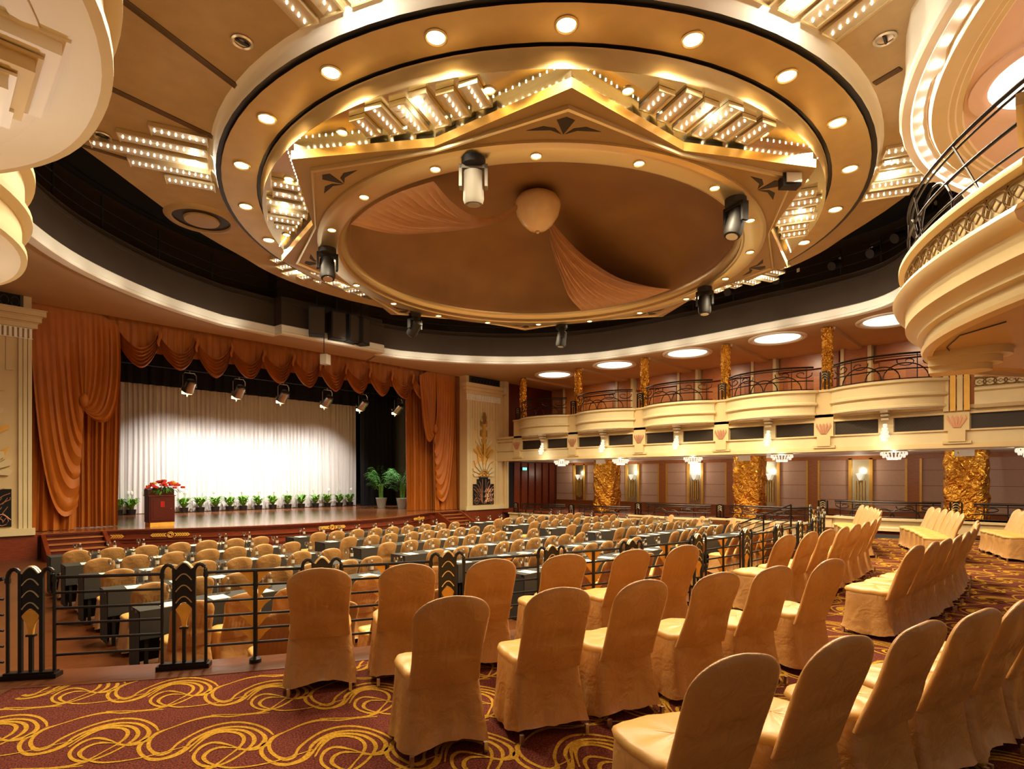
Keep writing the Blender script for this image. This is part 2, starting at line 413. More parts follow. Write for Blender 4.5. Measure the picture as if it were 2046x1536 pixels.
def leg_curtain(sx, label):
    X = lambda x: AX + sx * (x - AX)   # written for the left side, mirrored for the right
    t = thing('house_curtain', label, 'curtain', (X(3.3), 21.8, 0))
    q = MB(); q.grid([[(X(x), y, z) for x, y, z in r] for r in pleats(2.5, 4.62, 22.4, .02, 6.9, .17, .06, 11, fl=.3, xb0=2.5, xb1=4.55)]); q.build('inner_drape', M_velvet, t)
    q = MB(); q.grid([[(X(x), y, z) for x, y, z in r] for r in pleats(.9, 3.6, 21.75, .02, 7.2, .34, .06, 12, nz=24, fl=.6, xb1=3.3)]); q.build('outer_drape', M_velvet, t)
    # big swag pulled across to the tie
    rows = []
    for j in range(31):
        v = j / 30; P0, P1, P2, P3 = lerp((3.3, 7.1), (4.42, 6.5), v), lerp((3.35, 5.6), (4.5, 4.5), v), lerp((3.4, 4.7), (4.3, 2.5), v), (3.5, 4.0 - .3 * v); row = []
        for i in range(25):
            t_ = i / 24; w_ = ((1 - t_) ** 3, 3 * t_ * (1 - t_) ** 2, 3 * t_ * t_ * (1 - t_), t_ ** 3); x = sum(a * b[0] for a, b in zip(w_, (P0, P1, P2, P3))); z = sum(a * b[1] for a, b in zip(w_, (P0, P1, P2, P3)))
            fold = .055 * S(v * 2 * PI * 8) * (S(PI * min(1, t_ * 1.1)) ** .5 + .2) * v
            row.append((X(x), 21.62 - .26 * S(PI * t_) * v - fold - .05, z - abs(fold) * .6))
        rows.append(row)
    q = MB(); q.grid(rows); q.build('swag', M_velvet, t)
    rows = []   # lower fall from the tie
    for j in range(25):
        v = j / 24; Sx = lerp((3.4, 6.9), (2.2, 6.9), v); E = lerp((3.52, 4.0), (3.36, .75), v ** .8); Cc = lerp((3.4, 4.6), (2.45, -1.0), v); row = []
        for i in range(21):
            t_ = i / 20; x = (1 - t_) ** 2 * Sx[0] + 2 * t_ * (1 - t_) * Cc[0] + t_ * t_ * E[0]; z = (1 - t_) ** 2 * Sx[1] + 2 * t_ * (1 - t_) * Cc[1] + t_ * t_ * E[1]
            fold = .06 * S(v * 2 * PI * 7) * min(1, t_ * 1.6)
            row.append((X(x), 21.56 - .1 * S(PI * t_) - fold, max(.04, z)))
        rows.append(row)
    q = MB(); q.grid(rows); q.build('fall', M_velvet, t)
    q = MB(); q.ball((X(3.5), 21.5, 4.), .13, .12, .22, 10, 8); q.build('tie', M_velvet, t)
leg_curtain(1, 'orange velvet house curtain swagged at the left side of the stage')
leg_curtain(-1, 'orange velvet house curtain swagged at the right side of the stage')
t = thing('valance', 'orange velvet valance with eleven scalloped swags above the stage opening', 'valance', (AX, 21.9, 5.2))
q = MB(); q.grid(pleats(2.1, 18.8, 21.95, 5.84, 7.3, .3, .03, 21, nx=560, nz=4)); q.build('header', M_velvet, t)
SW = (17.25 - 4.4) / 11
for k in range(11):
    x0 = 4.4 + SW * k; rr = random.Random(k); q = MB(); rows = []; dz = rr.uniform(-.06, .06); ph = rr.uniform(0, 6)
    for j in range(29):
        v = j / 28; row = []
        for i in range(19):
            u = i / 18; s_ = S(PI * u) ** .8
            zt = 6.5 - .6 * s_; zb = 6.28 - (1.02 + dz) * S(PI * u) ** .52
            fold = S(v * 2 * PI * 5.5 + .8 * S(3 * u + ph))
            row.append((x0 + SW * (u + .03 * S(2 * PI * u) * v), 21.72 - .18 * s_ * (.5 + v * .5) - .085 * fold * (.2 + s_) + .05 * (1 - s_), zt + (zb - zt) * v + .015 * fold))
        rows.append(row)
    q.grid(rows); q.build('swag', M_velvet, t)
q = MB()
for k in range(12): q.tube([(4.4 + SW * k + .03 * S(z), 21.66, 6.55 - .5 * z / 6) for z in range(7)], [.05, .075, .06, .05, .055, .045, .03], 7)
q.build('gathering', M_velvet, t)
# lighting bar and spotlights above the stage
t = thing('lighting_bar', 'dark pipe batten carrying the stage spotlights under the valance', 'lighting bar', (AX, 25, 5.9))
q = MB(); q.tube([(2.5, 25, 5.95), (19.6, 25, 5.95)], .03, 8); q.build('pipe', M_spk, t)
for k in range(9):
    q = MB(); q.tube([(3.5 + 1.9 * k, 25, 5.95), (3.5 + 1.9 * k, 25, 7.9)], .012, 5); q.build('hanger', M_spk, t)
proto = None
for k, x in enumerate((7.5, 9.42, 11.35, 13.5, 15.45, 17.6)):
    lab = 'chrome stage spotlight on the batten, %s from the left of six' % NTH[k]
    if proto is None:
        proto = thing('stage_spotlight', lab, 'spotlight', (x, 25, 5.95), 0, 'stage spotlights on the batten'); proto.scale = (1.25, 1.25, 1.1)
        q = MB(); q.tube([(-.2, 0, -.62), (-.2, 0, -.2), (-.14, 0, -.1), (.14, 0, -.1), (.2, 0, -.2), (.2, 0, -.62)], .014, 6); q.tube([(0, 0, -.1), (0, 0, 0)], .02, 6); q.build('yoke', M_silver, proto, local=True)
        q = MB(); q.tube([(0, -.22, -.42), (0, -.2, -.44), (0, .12, -.68), (0, .17, -.72)], [.1, .15, .17, .19], 14); bod_ = q.build('body', M_silver, proto, local=True)
        q = MB(); q.tube([(0, .172, -.722), (0, .18, -.728)], [.165, .165], 14); q.build('lens', M_lamp, bod_, local=True)
        q = MB()
        for a in range(4):
            q.obox((0, .27), (1, 0), (0, 1), .16 if a % 2 else .02, .02, -.95 + .1 * a, -.85 + .1 * a)
        q.build('barn_door', M_silver, bod_, local=True)
    else: dup(proto, (x, 25, 5.95), 0, lab)
    light('SPOT', (x, 25.52, 4.92), LSTAGE, (1., .98, .95), .1, (x + (AX - x) * .12, 29.2, 1.1) if k < 5 else (17.2, 25.2, 1.0), 84, 1.)
# ------------------------------------------------------------------ lectern, plants
lx, ly = 5.55, 21.55
t = thing('lectern', 'mahogany lectern with a red emblem at the left of the stage', 'lectern', (lx, ly, 0))
q = MB(); q.box(lx - .37, lx + .37, ly - .3, ly + .3, .13, 1.0); q.box(lx - .33, lx + .33, ly - .325, ly - .3, .2, .95); q.box(lx - .27, lx + .27, ly - .335, ly - .32, .27, .88); cab_ = q.build('cabinet', M_mahogd, t)
q = MB(); q.box(lx - .4, lx + .4, ly - .33, ly + .32, 1.0, 1.03); q.build('top', M_mahog, t, label='polished top ledge')
q = MB(); q.plate([(ly - .2, 1.03), (ly + .3, 1.03), (ly + .3, 1.22), (ly + .1, 1.27), (ly - .2, 1.2)], (lx - .38, 0, 0), (0, 1, 0), (0, 0, 1), (1, 0, 0), .76); q.build('reading_desk', M_mahogd, t)
q = MB(); q.box(lx - .35, lx + .35, ly - .31, ly + .3, 0, .13); q.build('plinth', M_leaf, t, label='gilded plinth')
q = MB()
for k in range(3): q.box(lx - .055 + .042 * k, lx - .03 + .042 * k, ly - .35, ly - .335, .66, .83)
q.box(lx - .055, lx + .055, ly - .35, ly - .335, .64, .655); q.build('emblem', M_redem, cab_, label='small red emblem')
q = MB(); q.ball((lx + .25, ly - .345, .58), .012); q.build('door_knob', M_silver, cab_)
t = thing('flower_arrangement', 'red and yellow flowers with trailing greenery on top of the lectern', 'flowers', (lx + .05, ly - .05, 1.2))
q = MB(); rr = random.Random(5)
for k in range(150):
    a = rr.uniform(0, 6.28); r = rr.uniform(.05, .42); c = Vector((lx + .12 + r * C_(a) * 1.3, ly - .12 + r * S(a) * .8, 1.36 - r * .5)); L = rr.uniform(.14, .3)
    d = Vector((C_(a), S(a) * .8, rr.uniform(-.9, .15))).normalized(); e = c + d * L; sd = d.cross(Vector((0, 0, 1))).normalized() * .025; m_ = c + d * L * .5
    q.add([c, m_ + sd, e, m_ - sd], [(0, 1, 2, 3)])
q.build('greenery', M_palm, t, fix=False)
for k in range(44):
    a = rr.uniform(0, 6.28); r = .42 * math.sqrt(rr.random()); c = (lx + .12 + r * C_(a) * 1.35, ly - .14 + r * S(a) * .8, 1.52 - r * r * 1.5 + rr.uniform(-.02, .02))
    q = MB(); s_ = rr.uniform(.045, .07)
    for p in range(5): q.ball((c[0] + s_ * .6 * C_(p * 1.257), c[1] + s_ * .6 * S(p * 1.257), c[2]), s_ * .55, s_ * .55, s_ * .6, 6, 4)
    q.build('bloom', M_leaf if k % 9 == 0 else M_flower, t)
def lily(seed):
    t = thing('peace_lily', '', 'potted plant'); rr = random.Random(seed)
    q = MB(); q.lathe([(0, 0), (.13, 0), (.15, .17), (.155, .18), (.14, .18), (.13, .15), (0, .15)], n=14); q.build('pot', M_potk, t, local=True)
    q = MB()
    for k in range(44):
        a = rr.uniform(0, 6.28); L = rr.uniform(.18, .36); h = rr.uniform(.16, .42); w = rr.uniform(.035, .055); pts = []
        for i in range(5):
            s_ = i / 4; pts.append(Vector((C_(a) * L * s_, S(a) * L * s_, .15 + h * S(s_ * 2.1) )))
        sd = Vector((-S(a), C_(a), 0)); rows = [[pts[i] - sd * w * S(PI * min(.98, i / 4 + .08)), pts[i] + sd * w * S(PI * min(.98, i / 4 + .08))] for i in range(5)]; q.grid(rows)
    q.build('leaves', M_green, t, local=True, fix=False)
    for k in range(2):
        a = rr.uniform(0, 6.28); q = MB(); q.tube([(0, 0, .15), (.06 * C_(a), .06 * S(a), .55), (.08 * C_(a), .08 * S(a), .68)], .006, 4); st_ = q.build('flower_stem', M_green, t, local=True)
        q = MB(); q.ball((.08 * C_(a), .08 * S(a), .73), .045, .02, .075, 8, 6); q.build('flower', M_petalw, st_, local=True)
    t.scale = (1.3, 1.3, 1.3); return t
lp = [lily(k) for k in range(3)]; used = [False] * 3
for k, px in enumerate((235, 262, 367, 400, 430, 459, 486, 516, 545, 575, 602, 630, 654, 678, 699)):
    x = on_y(px, 28.75); lab = 'small white-flowered peace lily in a black pot, %s from the left along the backdrop' % NTH[k]
    g = 'potted lilies along the backdrop'
    if not used[k % 3]: o = lp[k % 3]; o.location = (x, 28.75, 0); o['label'] = lab; o['group'] = g; used[k % 3] = True
    else: dup(lp[k % 3], (x, 28.75, 0), k * 1.3, lab, g)
def palm(x, y, seed, label):
    t = thing('potted_palm', label, 'potted palm', (x, y, 0), 0, 'palms beside the right curtain'); rr = random.Random(seed)
    q = MB(); q.lathe([(0, 0), (.2, 0), (.29, .5), (.31, .52), (.29, .53), (.26, .48), (0, .48)], n=18); q.build('pot', M_potw, t, local=True)
    q = MB()
    for k in range(9):
        a = rr.uniform(0, 6.28); r = rr.uniform(.02, .14); q.tube([(r * C_(a), r * S(a), .45), (r * 1.3 * C_(a), r * 1.3 * S(a), 1.3)], .018, 5)
    q.build('canes', M_green, t, local=True)
    q = MB()
    for k in range(46):
        a = rr.uniform(0, 6.28); L = rr.uniform(.6, 1.15); z0 = rr.uniform(.75, 1.3); h = rr.uniform(.35, 1.1); ax = Vector((C_(a), S(a), 0)); sd = Vector((-S(a), C_(a), 0))
        sp = [ax * (L * s_ * .9 + .05) + Vector((0, 0, z0 + h * S(s_ * 2.2))) for s_ in [i / 12 for i in range(13)]]
        for i in range(3, 13):
            for sg in (-1, 1):
                l2 = .3 * S(PI * (i / 13 * .8 + .15)); d = (sd * sg * .85 + ax * .5 + Vector((0, 0, -.35))).normalized(); p = sp[i]; wv = ax * .018
                q.add([p - wv, p + d * l2 * .5 + wv * .5, p + d * l2, p + d * l2 * .5 - wv * 1.5], [(0, 1, 2, 3)])
    q.build('fronds', M_palm, t, local=True, fix=False)
palm(17.2, 26.0, 1, 'tall green palm in a white tub against the black leg curtain')
palm(17.75, 24.9, 2, 'tall green palm in a white tub next to the orange inner drape')
# ------------------------------------------------------------------ gilded proscenium panels
def proscenium(sx, nm):
    X = lambda x: AX + sx * (x - AX)
    yP = 20.72
    t = thing(nm, 'cream and gold art deco wall panel beside the stage curtain', None, (X(19.9), yP, 0), kind='structure')
    def bx(q, x0, x1, y0, y1, z0, z1, m=0): q.box(min(X(x0), X(x1)), max(X(x0), X(x1)), y0, y1, z0, z1, m)
    q = MB(); bx(q, 18.62, 21.2, yP, yP + .5, 0, 6.75); q.build('panel', M_cream2, t)
    q = MB(); bx(q, 18.55, 21.2, yP - .1, yP, 0., .2); q.build('plinth', M_cream, t)
    for x0, x1 in ((18.62, 18.92), (20.62, 20.92)):
        for k in range(3):
            q = MB(); bx(q, x0 + .1 * k, x0 + .1 * k + .085, yP - .07 + .01 * (k % 2), yP, .2, 5.5); q.build('fluted_pilaster', M_cream if x0 < 19 else M_cream2, t)
    for k in range(9):   # tall boards behind the relief
        xb = 19.0 + .175 * k; hb = (.35, .9, 1.3, 1.75, 2.05, 1.75, 1.3, .9, .35)[k]
        q = MB(); bx(q, xb + .012, xb + .163, yP - .025, yP, 4.95 - hb * 1.05, 5.5); q.build('board', M_cream2, t)
    q = MB()
    for k in range(22): bx(q, 18.62 + .107 * k, 18.62 + .107 * k + .06, yP - .1, yP, 5.52, 5.78)
    bx(q, 18.6, 20.98, yP - .07, yP, 5.5, 5.52); bx(q, 18.6, 20.98, yP - .07, yP, 5.78, 5.8); q.build('dentil_band', M_white, t)
    q = MB()
    for k, (o, z0, z1) in enumerate(((.13, 5.8, 5.97), (.22, 5.97, 6.13), (.32, 6.13, 6.3))):
        bx(q, 18.62 - o * .9, 20.98 + o * .6, yP - o, yP, z0, z1 - .03); bx(q, 18.6 - o * .9, 21. + o * .6, yP - o - .03, yP, z1 - .03, z1)
    q.build('capital', M_cream2, t)
    q = MB(); bx(q, 18.85, 20.9, yP - .03, yP - .01, 6.3, 6.72); q.build('upper_grille', M_void, t)
    q = MB()
    for k in range(9):
        cx = 18.98 + .22 * k; q.tube([(X(cx + .09 * C_(a * .5)), yP - .04, 6.5 + .13 * S(a * .5)) for a in range(13)], .012, 5)
    bx(q, 18.8, 18.87, yP - .06, yP, 6.3, 6.72); bx(q, 20.86, 20.93, yP - .06, yP, 6.3, 6.72); q.build('upper_scrolls', M_grilleb, t)
    cx = 19.77
    # dark grille with rose gold rods
    q = MB(); q.plate([(X(cx) + sx * a, z) for a, z in ((-.72, .26), (.72, .26), (.72, 1.3), (.46, 1.3), (.46, 1.55), (.3, 1.55), (.3, 1.65), (-.3, 1.65), (-.3, 1.55), (-.46, 1.55), (-.46, 1.3), (-.72, 1.3))], (0, yP - .05, 0), (1, 0, 0), (0, 0, 1), (0, 1, 0), .04); q.build('lower_grille', M_void, t)
    q = MB()
    for k in range(5):
        for sg in (-1, 1):
            pts = [(X(cx + sg * min(.69, .12 + .1 * k * u_ + .5 * u_ * u_ * (k / 4))), yP - .07, .3 + (1.25 - .12 * k) * S(u_ * PI * .5)) for u_ in [i / 8 for i in range(9)]]; q.tube(pts, .011, 5)
            for h in (.5, .75, 1.0): q.tube([(X(cx + sg * (.05 + .12 * k)), yP - .07, h - .12), (X(cx + sg * (.16 + .12 * k)), yP - .07, h + .06)], .009, 4)
    for sg in (-1, 1):
        q.tube([(X(cx + sg * (.5 + (.03 + .014 * a) * C_(a * .7))), yP - .07, .42 + (.03 + .014 * a) * S(a * .7)) for a in range(14)], .012, 5)
        q.tube([(X(cx), yP - .07, .3), (X(cx + sg * .3), yP - .07, .55), (X(cx + sg * .55), yP - .07, .62), (X(cx + sg * .7), yP - .07, .45)], .012, 5)
    q.build('grille_rods', M_rosebar, t)
    # sunburst fans, leaves and spear
    def ray(q, a, r0, r1, w, z0, dep, xo=0.):
        if abs(a) > 1: r1 = min(r1, .74 / abs(S(R_(a))) - w)
        d = (S(R_(a)), C_(R_(a))); p = (d[1], -d[0])
        if dep == .07:
            q.plate([(d[0] * r0 - p[0] * w * 1.3, z0 + d[1] * r0 - p[1] * w * 1.3), (d[0] * r1, z0 + d[1] * r1), (d[0] * r0 + p[0] * w * 1.3, z0 + d[1] * r0 + p[1] * w * 1.3)], (X(cx), yP, 0), (sx, 0, 0), (0, 0, 1), (0, -1, 0), dep); return
        A = [(xo + d[0] * r0 - p[0] * w * .35, z0 + d[1] * r0 - p[1] * w * .35), (xo + d[0] * r1 - p[0] * w, z0 + d[1] * r1 - p[1] * w), (xo + d[0] * (r1 + w), z0 + d[1] * (r1 + w)), (xo + d[0] * r1 + p[0] * w, z0 + d[1] * r1 + p[1] * w), (xo + d[0] * r0 + p[0] * w * .35, z0 + d[1] * r0 + p[1] * w * .35)]
        q.plate(A, (X(cx), yP, 0), (sx, 0, 0), (0, 0, 1), (0, -1, 0), dep)
    for nm2, m_, zc, r0, r1, w, dep, angs in (('lower_fan', M_cream, 1.66, .38, .78, .1, .09, range(-80, 81, 20)), ('ray', M_goldp, 1.66, .72, 1.32, .085, .07, range(-60, 61, 20)), ('upper_fan', M_goldp, 2.5, .25, .8, .075, .08, range(-50, 51, 20)), ('leaf_tier', M_cream, 2.9, .3, .78, .06, .06, (-42, -22, 22, 42))):
        q = MB()
        for a in angs: ray(q, a, r0, r1, w, zc, dep)
        q.build(nm2, m_, t)
    q = MB(); q.tube([(X(cx) + .33 * C_(PI * i / 12), yP - .07, 1.68 + .3 * S(PI * i / 12)) for i in range(13)], .03, 6); q.tube([(X(cx) + .2 * C_(PI * i / 12), yP - .07, 1.68 + .18 * S(PI * i / 12)) for i in range(13)], .03, 6); q.build('arch_band', M_goldp, t)
    q = MB()
    for a in (-.24, 0, .24): q.ball((X(cx) + a, yP - .08, 1.74), .09, .06, .07, 10, 6)
    q.build('boss', M_goldp, t)
    q = MB(); bx(q, cx - .07, cx + .07, yP - .12, yP, 2.3, 4.35); bx(q, cx - .11, cx - .07, yP - .08, yP, 2.3, 3.9); bx(q, cx + .07, cx + .11, yP - .08, yP, 2.3, 3.9); q.build('spear_shaft', M_goldp, t)
    q = MB()
    for sg in (-1, 1):
        for k in range(3):
            z = 3.15 + .5 * k; q.plate([(sg * .1, z), (sg * .24, z + .1), (sg * .24, z + .36), (sg * .1, z + .46)], (X(cx), yP, 0), (1, 0, 0), (0, 0, 1), (0, -1, 0), .05)
    q.plate([(0, 4.35), (.13, 4.5), (.16, 4.7), (.06, 4.95), (-.06, 4.95), (-.16, 4.7), (-.13, 4.5)], (X(cx), yP, 0), (1, 0, 0), (0, 0, 1), (0, -1, 0), .1); q.build('spear_head', M_mirror, t)
    q = MB(); bx(q, 18.5, 22, yP - .02, yP + .45, -.7, 0); q.build('base_panel', M_mahog, t)
    q = MB(); bx(q, 21.2, 21.5, yP - .15, yP + .6, 0, 6.75); bx(q, 21.28, 21.36, yP - .2, yP, 0, 6.75); q.build('corner_pilaster', M_cream2, t)
proscenium(1, 'wall_proscenium_right'); proscenium(-1, 'wall_proscenium_left')
b = MB(); b.box(20.9, 21.03, 20.3, 20.36, 6.0, 6.32); b.build('wall_speaker', M_spkw, label='small white box loudspeaker beside the capital of the right gilded panel', cat='speaker')

# ------------------------------------------------------------------ soffit, cove and black drum around the hall
LP = [(12.3, 1.08), (14.2, 1.0), (16.8, 1.75), (18.6, 2.7), (19.6, 3.6), (19.98, 5.04), (20.1, 7.4), (20.2, 9.3), (20.15, 11.5), (19.85, 13.8), (18.97, 15.7), (17.75, 17.25), (15.85, 18.7), (13.9, 19.6)]
RP = cr(LP, 5)
MIDR = [(12.95, 19.72), (12.9, 19.3)]
half = RP + MIDR[:2]
loop = half + [(AX + .4, 19.25), (8.7, 19.3), (8.65, 19.75)] + [(2 * AX - x, min(y, max(-.7, 1.49 - .095 * (x - AX) ** 2)) if 2 * AX - x > 3.4 and y < 3 else y) for x, y in reversed(RP)]
front_rear = [(AX + d, 1.51 - .095 * d * d) for d in (-1.6, -1.1, -.6, 0, .6, 1.1, 1.6)]
loop = loop + front_rear           # closed, counter-clockwise
def off(lp, d):
    n = len(lp); o = []
    for i, p in enumerate(lp):
        t = Vector(lp[(i + 1) % n]) - Vector(lp[i - 1]); t.normalize(); o.append((p[0] + t.y * d, p[1] - t.x * d))
    return o
ZS = 6.7
outer = []
for p in loop:
    d = Vector((p[0] - HC[0], p[1] - HC[1])); k = min((25.9 - HC[0]) / d.x if d.x > 0 else (-5.1 - HC[0]) / d.x if d.x < 0 else 99, (21.3 - HC[1]) / d.y if d.y > 0 else (-3.4 - HC[1]) / d.y if d.y < 0 else 99)
    outer.append((HC[0] + d.x * k, HC[1] + d.y * k))
b = MB(); b.grid([[(x, y, ZS) for x, y in loop], [(x, y, ZS) for x, y in outer]], cu=True)
b.build('ceiling_soffit', M_soffit, kind='structure', fix=False, smooth=0)
b = MB(); b.grid([[(x, y, z) for x, y in off(loop, o)] for o, z in ((.28, ZS - .001), (.24, ZS - .05), (.0, ZS - .05), (-.03, ZS - .02), (-.03, ZS + .02), (.0, ZS + .04), (.0, ZS + .26), (.05, ZS + .29))], cu=True)
b.build('trim_7', M_pale, kind='structure')
b = MB(); b.grid([[(x, y, z) for x, y in off(loop, o)] for o, z in ((.04, ZS + .29), (.04, 7.72))], cu=True)
b.m = [1 if loop[i][1] < 1.55 and 2. < loop[i][0] < 12.6 else 0 for i in range(len(loop))]; b.build('wall_drum', [M_dark, M_pale], kind='structure', fix=False)
b = MB(); b.grid([[(x, y, z) for x, y in off(loop, o)] for o, z in ((.04, 7.72), (.0, 7.72), (.0, 7.8), (.1, 7.8), (.1, 8.0), (.85, 8.0), (.85, 9.4))], cu=True); b.build('trim_8', M_dark, kind='structure')
b = MB(); b.add([(x, y, 9.4) for x, y in off(loop, .9)], [tuple(range(len(loop)))]); b.build('ceiling_void', M_void, kind='structure')
t = thing('catwalk_railing', 'dark catwalk railing running round the black drum under the ceiling', 'railing', (AX, 9, 7.9))
q = MB(); q.tube([(x, y, 8.62) for x, y in off(loop, .2)], .025, 5, closed=True); q.tube([(x, y, 8.3) for x, y in off(loop, .2)], .015, 5, closed=True); q.build('rail', M_spk, t)
lo = off(loop, .2)
for k in range(0, len(lo), 4):
    q = MB(); q.tube([(lo[k][0], lo[k][1], 7.8), (lo[k][0], lo[k][1], 8.9)], .03, 5); q.build('post', M_spk, t)
tp = None
for k in range(16):   # paper tags hung on the rail
    p = off(RP, .17)[6 + 3 * k]
    if tp is None:
        q = MB(); q.box(-.05, .05, -.006, .006, -.06, .06); tp = q.build('paper_tag', M_paper, local=True, label='x', cat='tag', group='paper tags on the catwalk rail')
    o = tp if k == 0 else dup(tp, (0, 0, 0))
    o.location = (p[0], p[1], 8.5); o.rotation_euler = (0, 0, math.atan2(p[1] - HC[1], p[0] - HC[0]) + PI / 2); o['label'] = 'small white paper tag on the catwalk rail, %s counting towards the stage' % NTH[k]
# ------------------------------------------------------------------ main ceiling plate with its round cut edge
CZ = 7.67
CE = [(-62, 8.36), (-47, 8.0), (-38, 8.0), (-28, 7.85), (-15, 7.35), (10, 7.35), (40, 7.5), (75, 7.8), (105.7, 7.97), (115.6, 7.98), (125, 7.93), (142.3, 8.32), (151.6, 8.68), (158.9, 9.16), (168, 9.7), (180, 10.6), (200, 12.5), (225, 13.2), (250, 13), (275, 12), (286, 10)]
ce = cr(CE, 4, closed=False)[:-1]
edge = [(10.4 + r * C_(R_(a)), 9.3 + r * S(R_(a))) for a, r in ce]
inner = []
for x, y in edge:
    a = math.atan2(y - HC[1], x - HC[0]); inner.append((HC[0] + 6.8 * C_(a), HC[1] + 6.8 * S(a)))
b = MB(); b.grid([[(x, y, CZ) for x, y in inner], [(x, y, CZ) for x, y in edge], [(x, y, CZ + .25) for x, y in edge]], cu=True); b.build('ceiling', M_ceil, kind='structure', fix=False)
def px_strip(p0, p1, w, z, m_, nm, lab, cat, dz=.025):
    a, c = Vector(at(*p0, z)), Vector(at(*p1, z)); d = (c - a).normalized(); n_ = Vector((-d.y, d.x)) * w
    q = MB(); t_ = thing(nm, lab, cat, ((a.x + c.x) / 2, (a.y + c.y) / 2, z))
    for o in (-1, -.5, 0, .5, 1):
        mc = (a + c) / 2 + n_ * o; q.obox(mc, d, (-d.y, d.x), (c - a).length / 2, w * .12, z - dz, z + .01)
    q.build('louver', mat('louver_brown', '#6e5232', .5), t_)
    q = MB(); q.obox((a + c) / 2, d, (-d.y, d.x), (c - a).length / 2, w * 1.2, z - .008, z + .01); q.build('slot', M_grille, t_); return t_
px_strip((236, -8), (481, 178), .045, CZ, M_gold, 'linear_diffuser', 'long slotted air diffuser in the brown ceiling left of the gold ring', 'air vent')
px_strip((180, 156), (437, 278), .045, CZ, M_gold, 'linear_diffuser', 'slotted air diffuser in the ceiling beside the left rows of small bulbs', 'air vent')
px_strip((1747, 166), (1800, 135), .045, CZ, M_gold, 'linear_diffuser', 'short slotted air diffuser in the ceiling at the right of the gold ring', 'air vent')
px_strip((150, 285), (330, 340), .03, CZ, M_gold, 'linear_diffuser', 'slotted air diffuser near the dark drum at the left edge of the ceiling', 'air vent')
def spot_can(p, lab, z=CZ):
    x, y = at(*p, z); t_ = thing('ceiling_spot', lab, 'spotlight', (x, y, z), 0, 'chrome ceiling spots')
    q = MB(); q.lathe([(.1, .0), (.14, .0), (.145, -.02), (.12, -.035), (.1, -.02)], (x, y), 20, z=z); q.build('rim', M_silver, t_)
    q = MB(); q.lathe([(0, .0), (.06, -.005), (.1, -.012)], (x, y), 20, z=z); q.build('reflector', M_silver, t_)
    q = MB(); q.tube([(x - .09, y, z - .02), (x, y, z - .03), (x + .09, y, z - .02)], .018, 6); q.build('gimbal', M_black, t_)
spot_can((484, 82), 'unlit chrome spot in the brown ceiling left of the ring'); spot_can((1768, 76), 'unlit chrome spot in the ceiling right of the ring'); spot_can((204, 270), 'unlit chrome spot by the left rows of bulbs')
x, y = at(403, 437, CZ)
t = thing('round_air_diffuser', 'large round brown air diffuser in the ceiling left of the gold ring', 'air vent', (x, y, CZ))
q = MB(); q.lathe([(.78, 0), (.72, -.05), (.62, -.06), (.6, -.02)], (x, y), 32, z=CZ); q.build('rim', M_star, t)
q = MB(); q.lathe([(.6, -.005), (.5, -.01), (.36, -.01)], (x, y), 32, z=CZ); q.build('throat', M_grille, t)
q = MB(); q.lathe([(.38, -.02), (.36, -.07), (0, -.09)], (x, y), 32, z=CZ); q.build('disc', M_star, t)

# ------------------------------------------------------------------ suspended rings, mirror plate, star and dome
t = thing('ceiling_rosette', 'gold ceiling rosette of rings, star and shallow dome', None, (HC[0], HC[1], 6.7), kind='structure')
def ringpart(nm, prof, m_, n=96, sm=40):
    q = MB(); q.lathe(prof, HC, n); return q.build(nm, m_, t, smooth=sm)
ringpart('outer_band', [(7.08, CZ + .01), (7.04, CZ - .02), (7.0, 7.6), (6.98, 7.52), (6.98, 7.46), (6.97, 7.43)], M_white)
ringpart('outer_groove', [(6.97, 7.43), (6.88, 7.44), (6.88, 7.405)], M_black)
ringpart('gold_ring', [(6.88, 7.405), (6.86, 7.4), (6.28, 7.4), (6.26, 7.405)], M_gold)
ringpart('inner_groove', [(6.26, 7.405), (6.255, 7.44), (6.19, 7.44), (6.19, 7.40)], M_black)
ringpart('gold_band', [(6.19, 7.40), (6.17, 7.38), (6.14, 7.15), (6.16, 7.12)], M_gold)
ringpart('mirror_plate', [(6.16, 7.12), (4.4, 7.12)], M_mirror)
RT1, RV1, RT2, RV2 = 6.2, 5.2, 5.86, 5.16
def starpoly(rt, rv, rot=0): return [pol(HC, rt if k % 2 == 0 else rv, 22.5 * k + rot) for k in range(16)]
s1 = starpoly(RT1, RV1); s2 = starpoly(RT2, RV2)
sI = starpoly(6.15, 5.16); q = MB(); q.grid([[(x, y, 7.13) for x, y in sI], [(x, y, 6.97) for x, y in sI]], cu=True); q.build('star_upper_edge', M_mirror, t, smooth=20)
q = MB(); q.grid([[(x, y, 6.97) for x, y in sI], [(x, y, 6.98) for x, y in s1], [(x, y, 6.86) for x, y in s1], [(x, y, 6.84) for x, y in s1]], cu=True); q.build('star_edge', M_goldp, t, smooth=20)
q = MB(); q.grid([[(x, y, 6.84) for x, y in s1], [(x, y, 6.84) for x, y in s2]], cu=True); q.build('star_face', M_star, t, smooth=20)
q = MB(); q.grid([[(x, y, 6.845) for x, y in s2], [(x, y, 6.78) for x, y in s2], [(x, y, 6.77) for x, y in starpoly(RT2 - .05, RV2 - .02)], [(x, y, 6.80) for x, y in starpoly(RT2 - .09, RV2 - .03)]], cu=True); q.build('star_frame', M_brass, t, smooth=20)
q = MB(); c16 = [pol(HC, 5.08, 22.5 * k) for k in range(16)]
q.grid([[(x, y, 6.80) for x, y in s2], [(x, y, 6.80) for x, y in [pol(HC, .35 * 5.08 + .65 * (RT2 if k % 2 == 0 else RV2), 22.5 * k) for k in range(16)]], [(x, y, 6.80) for x, y in c16]], cu=True); q.build('star_inner_face', M_star, t, smooth=20)
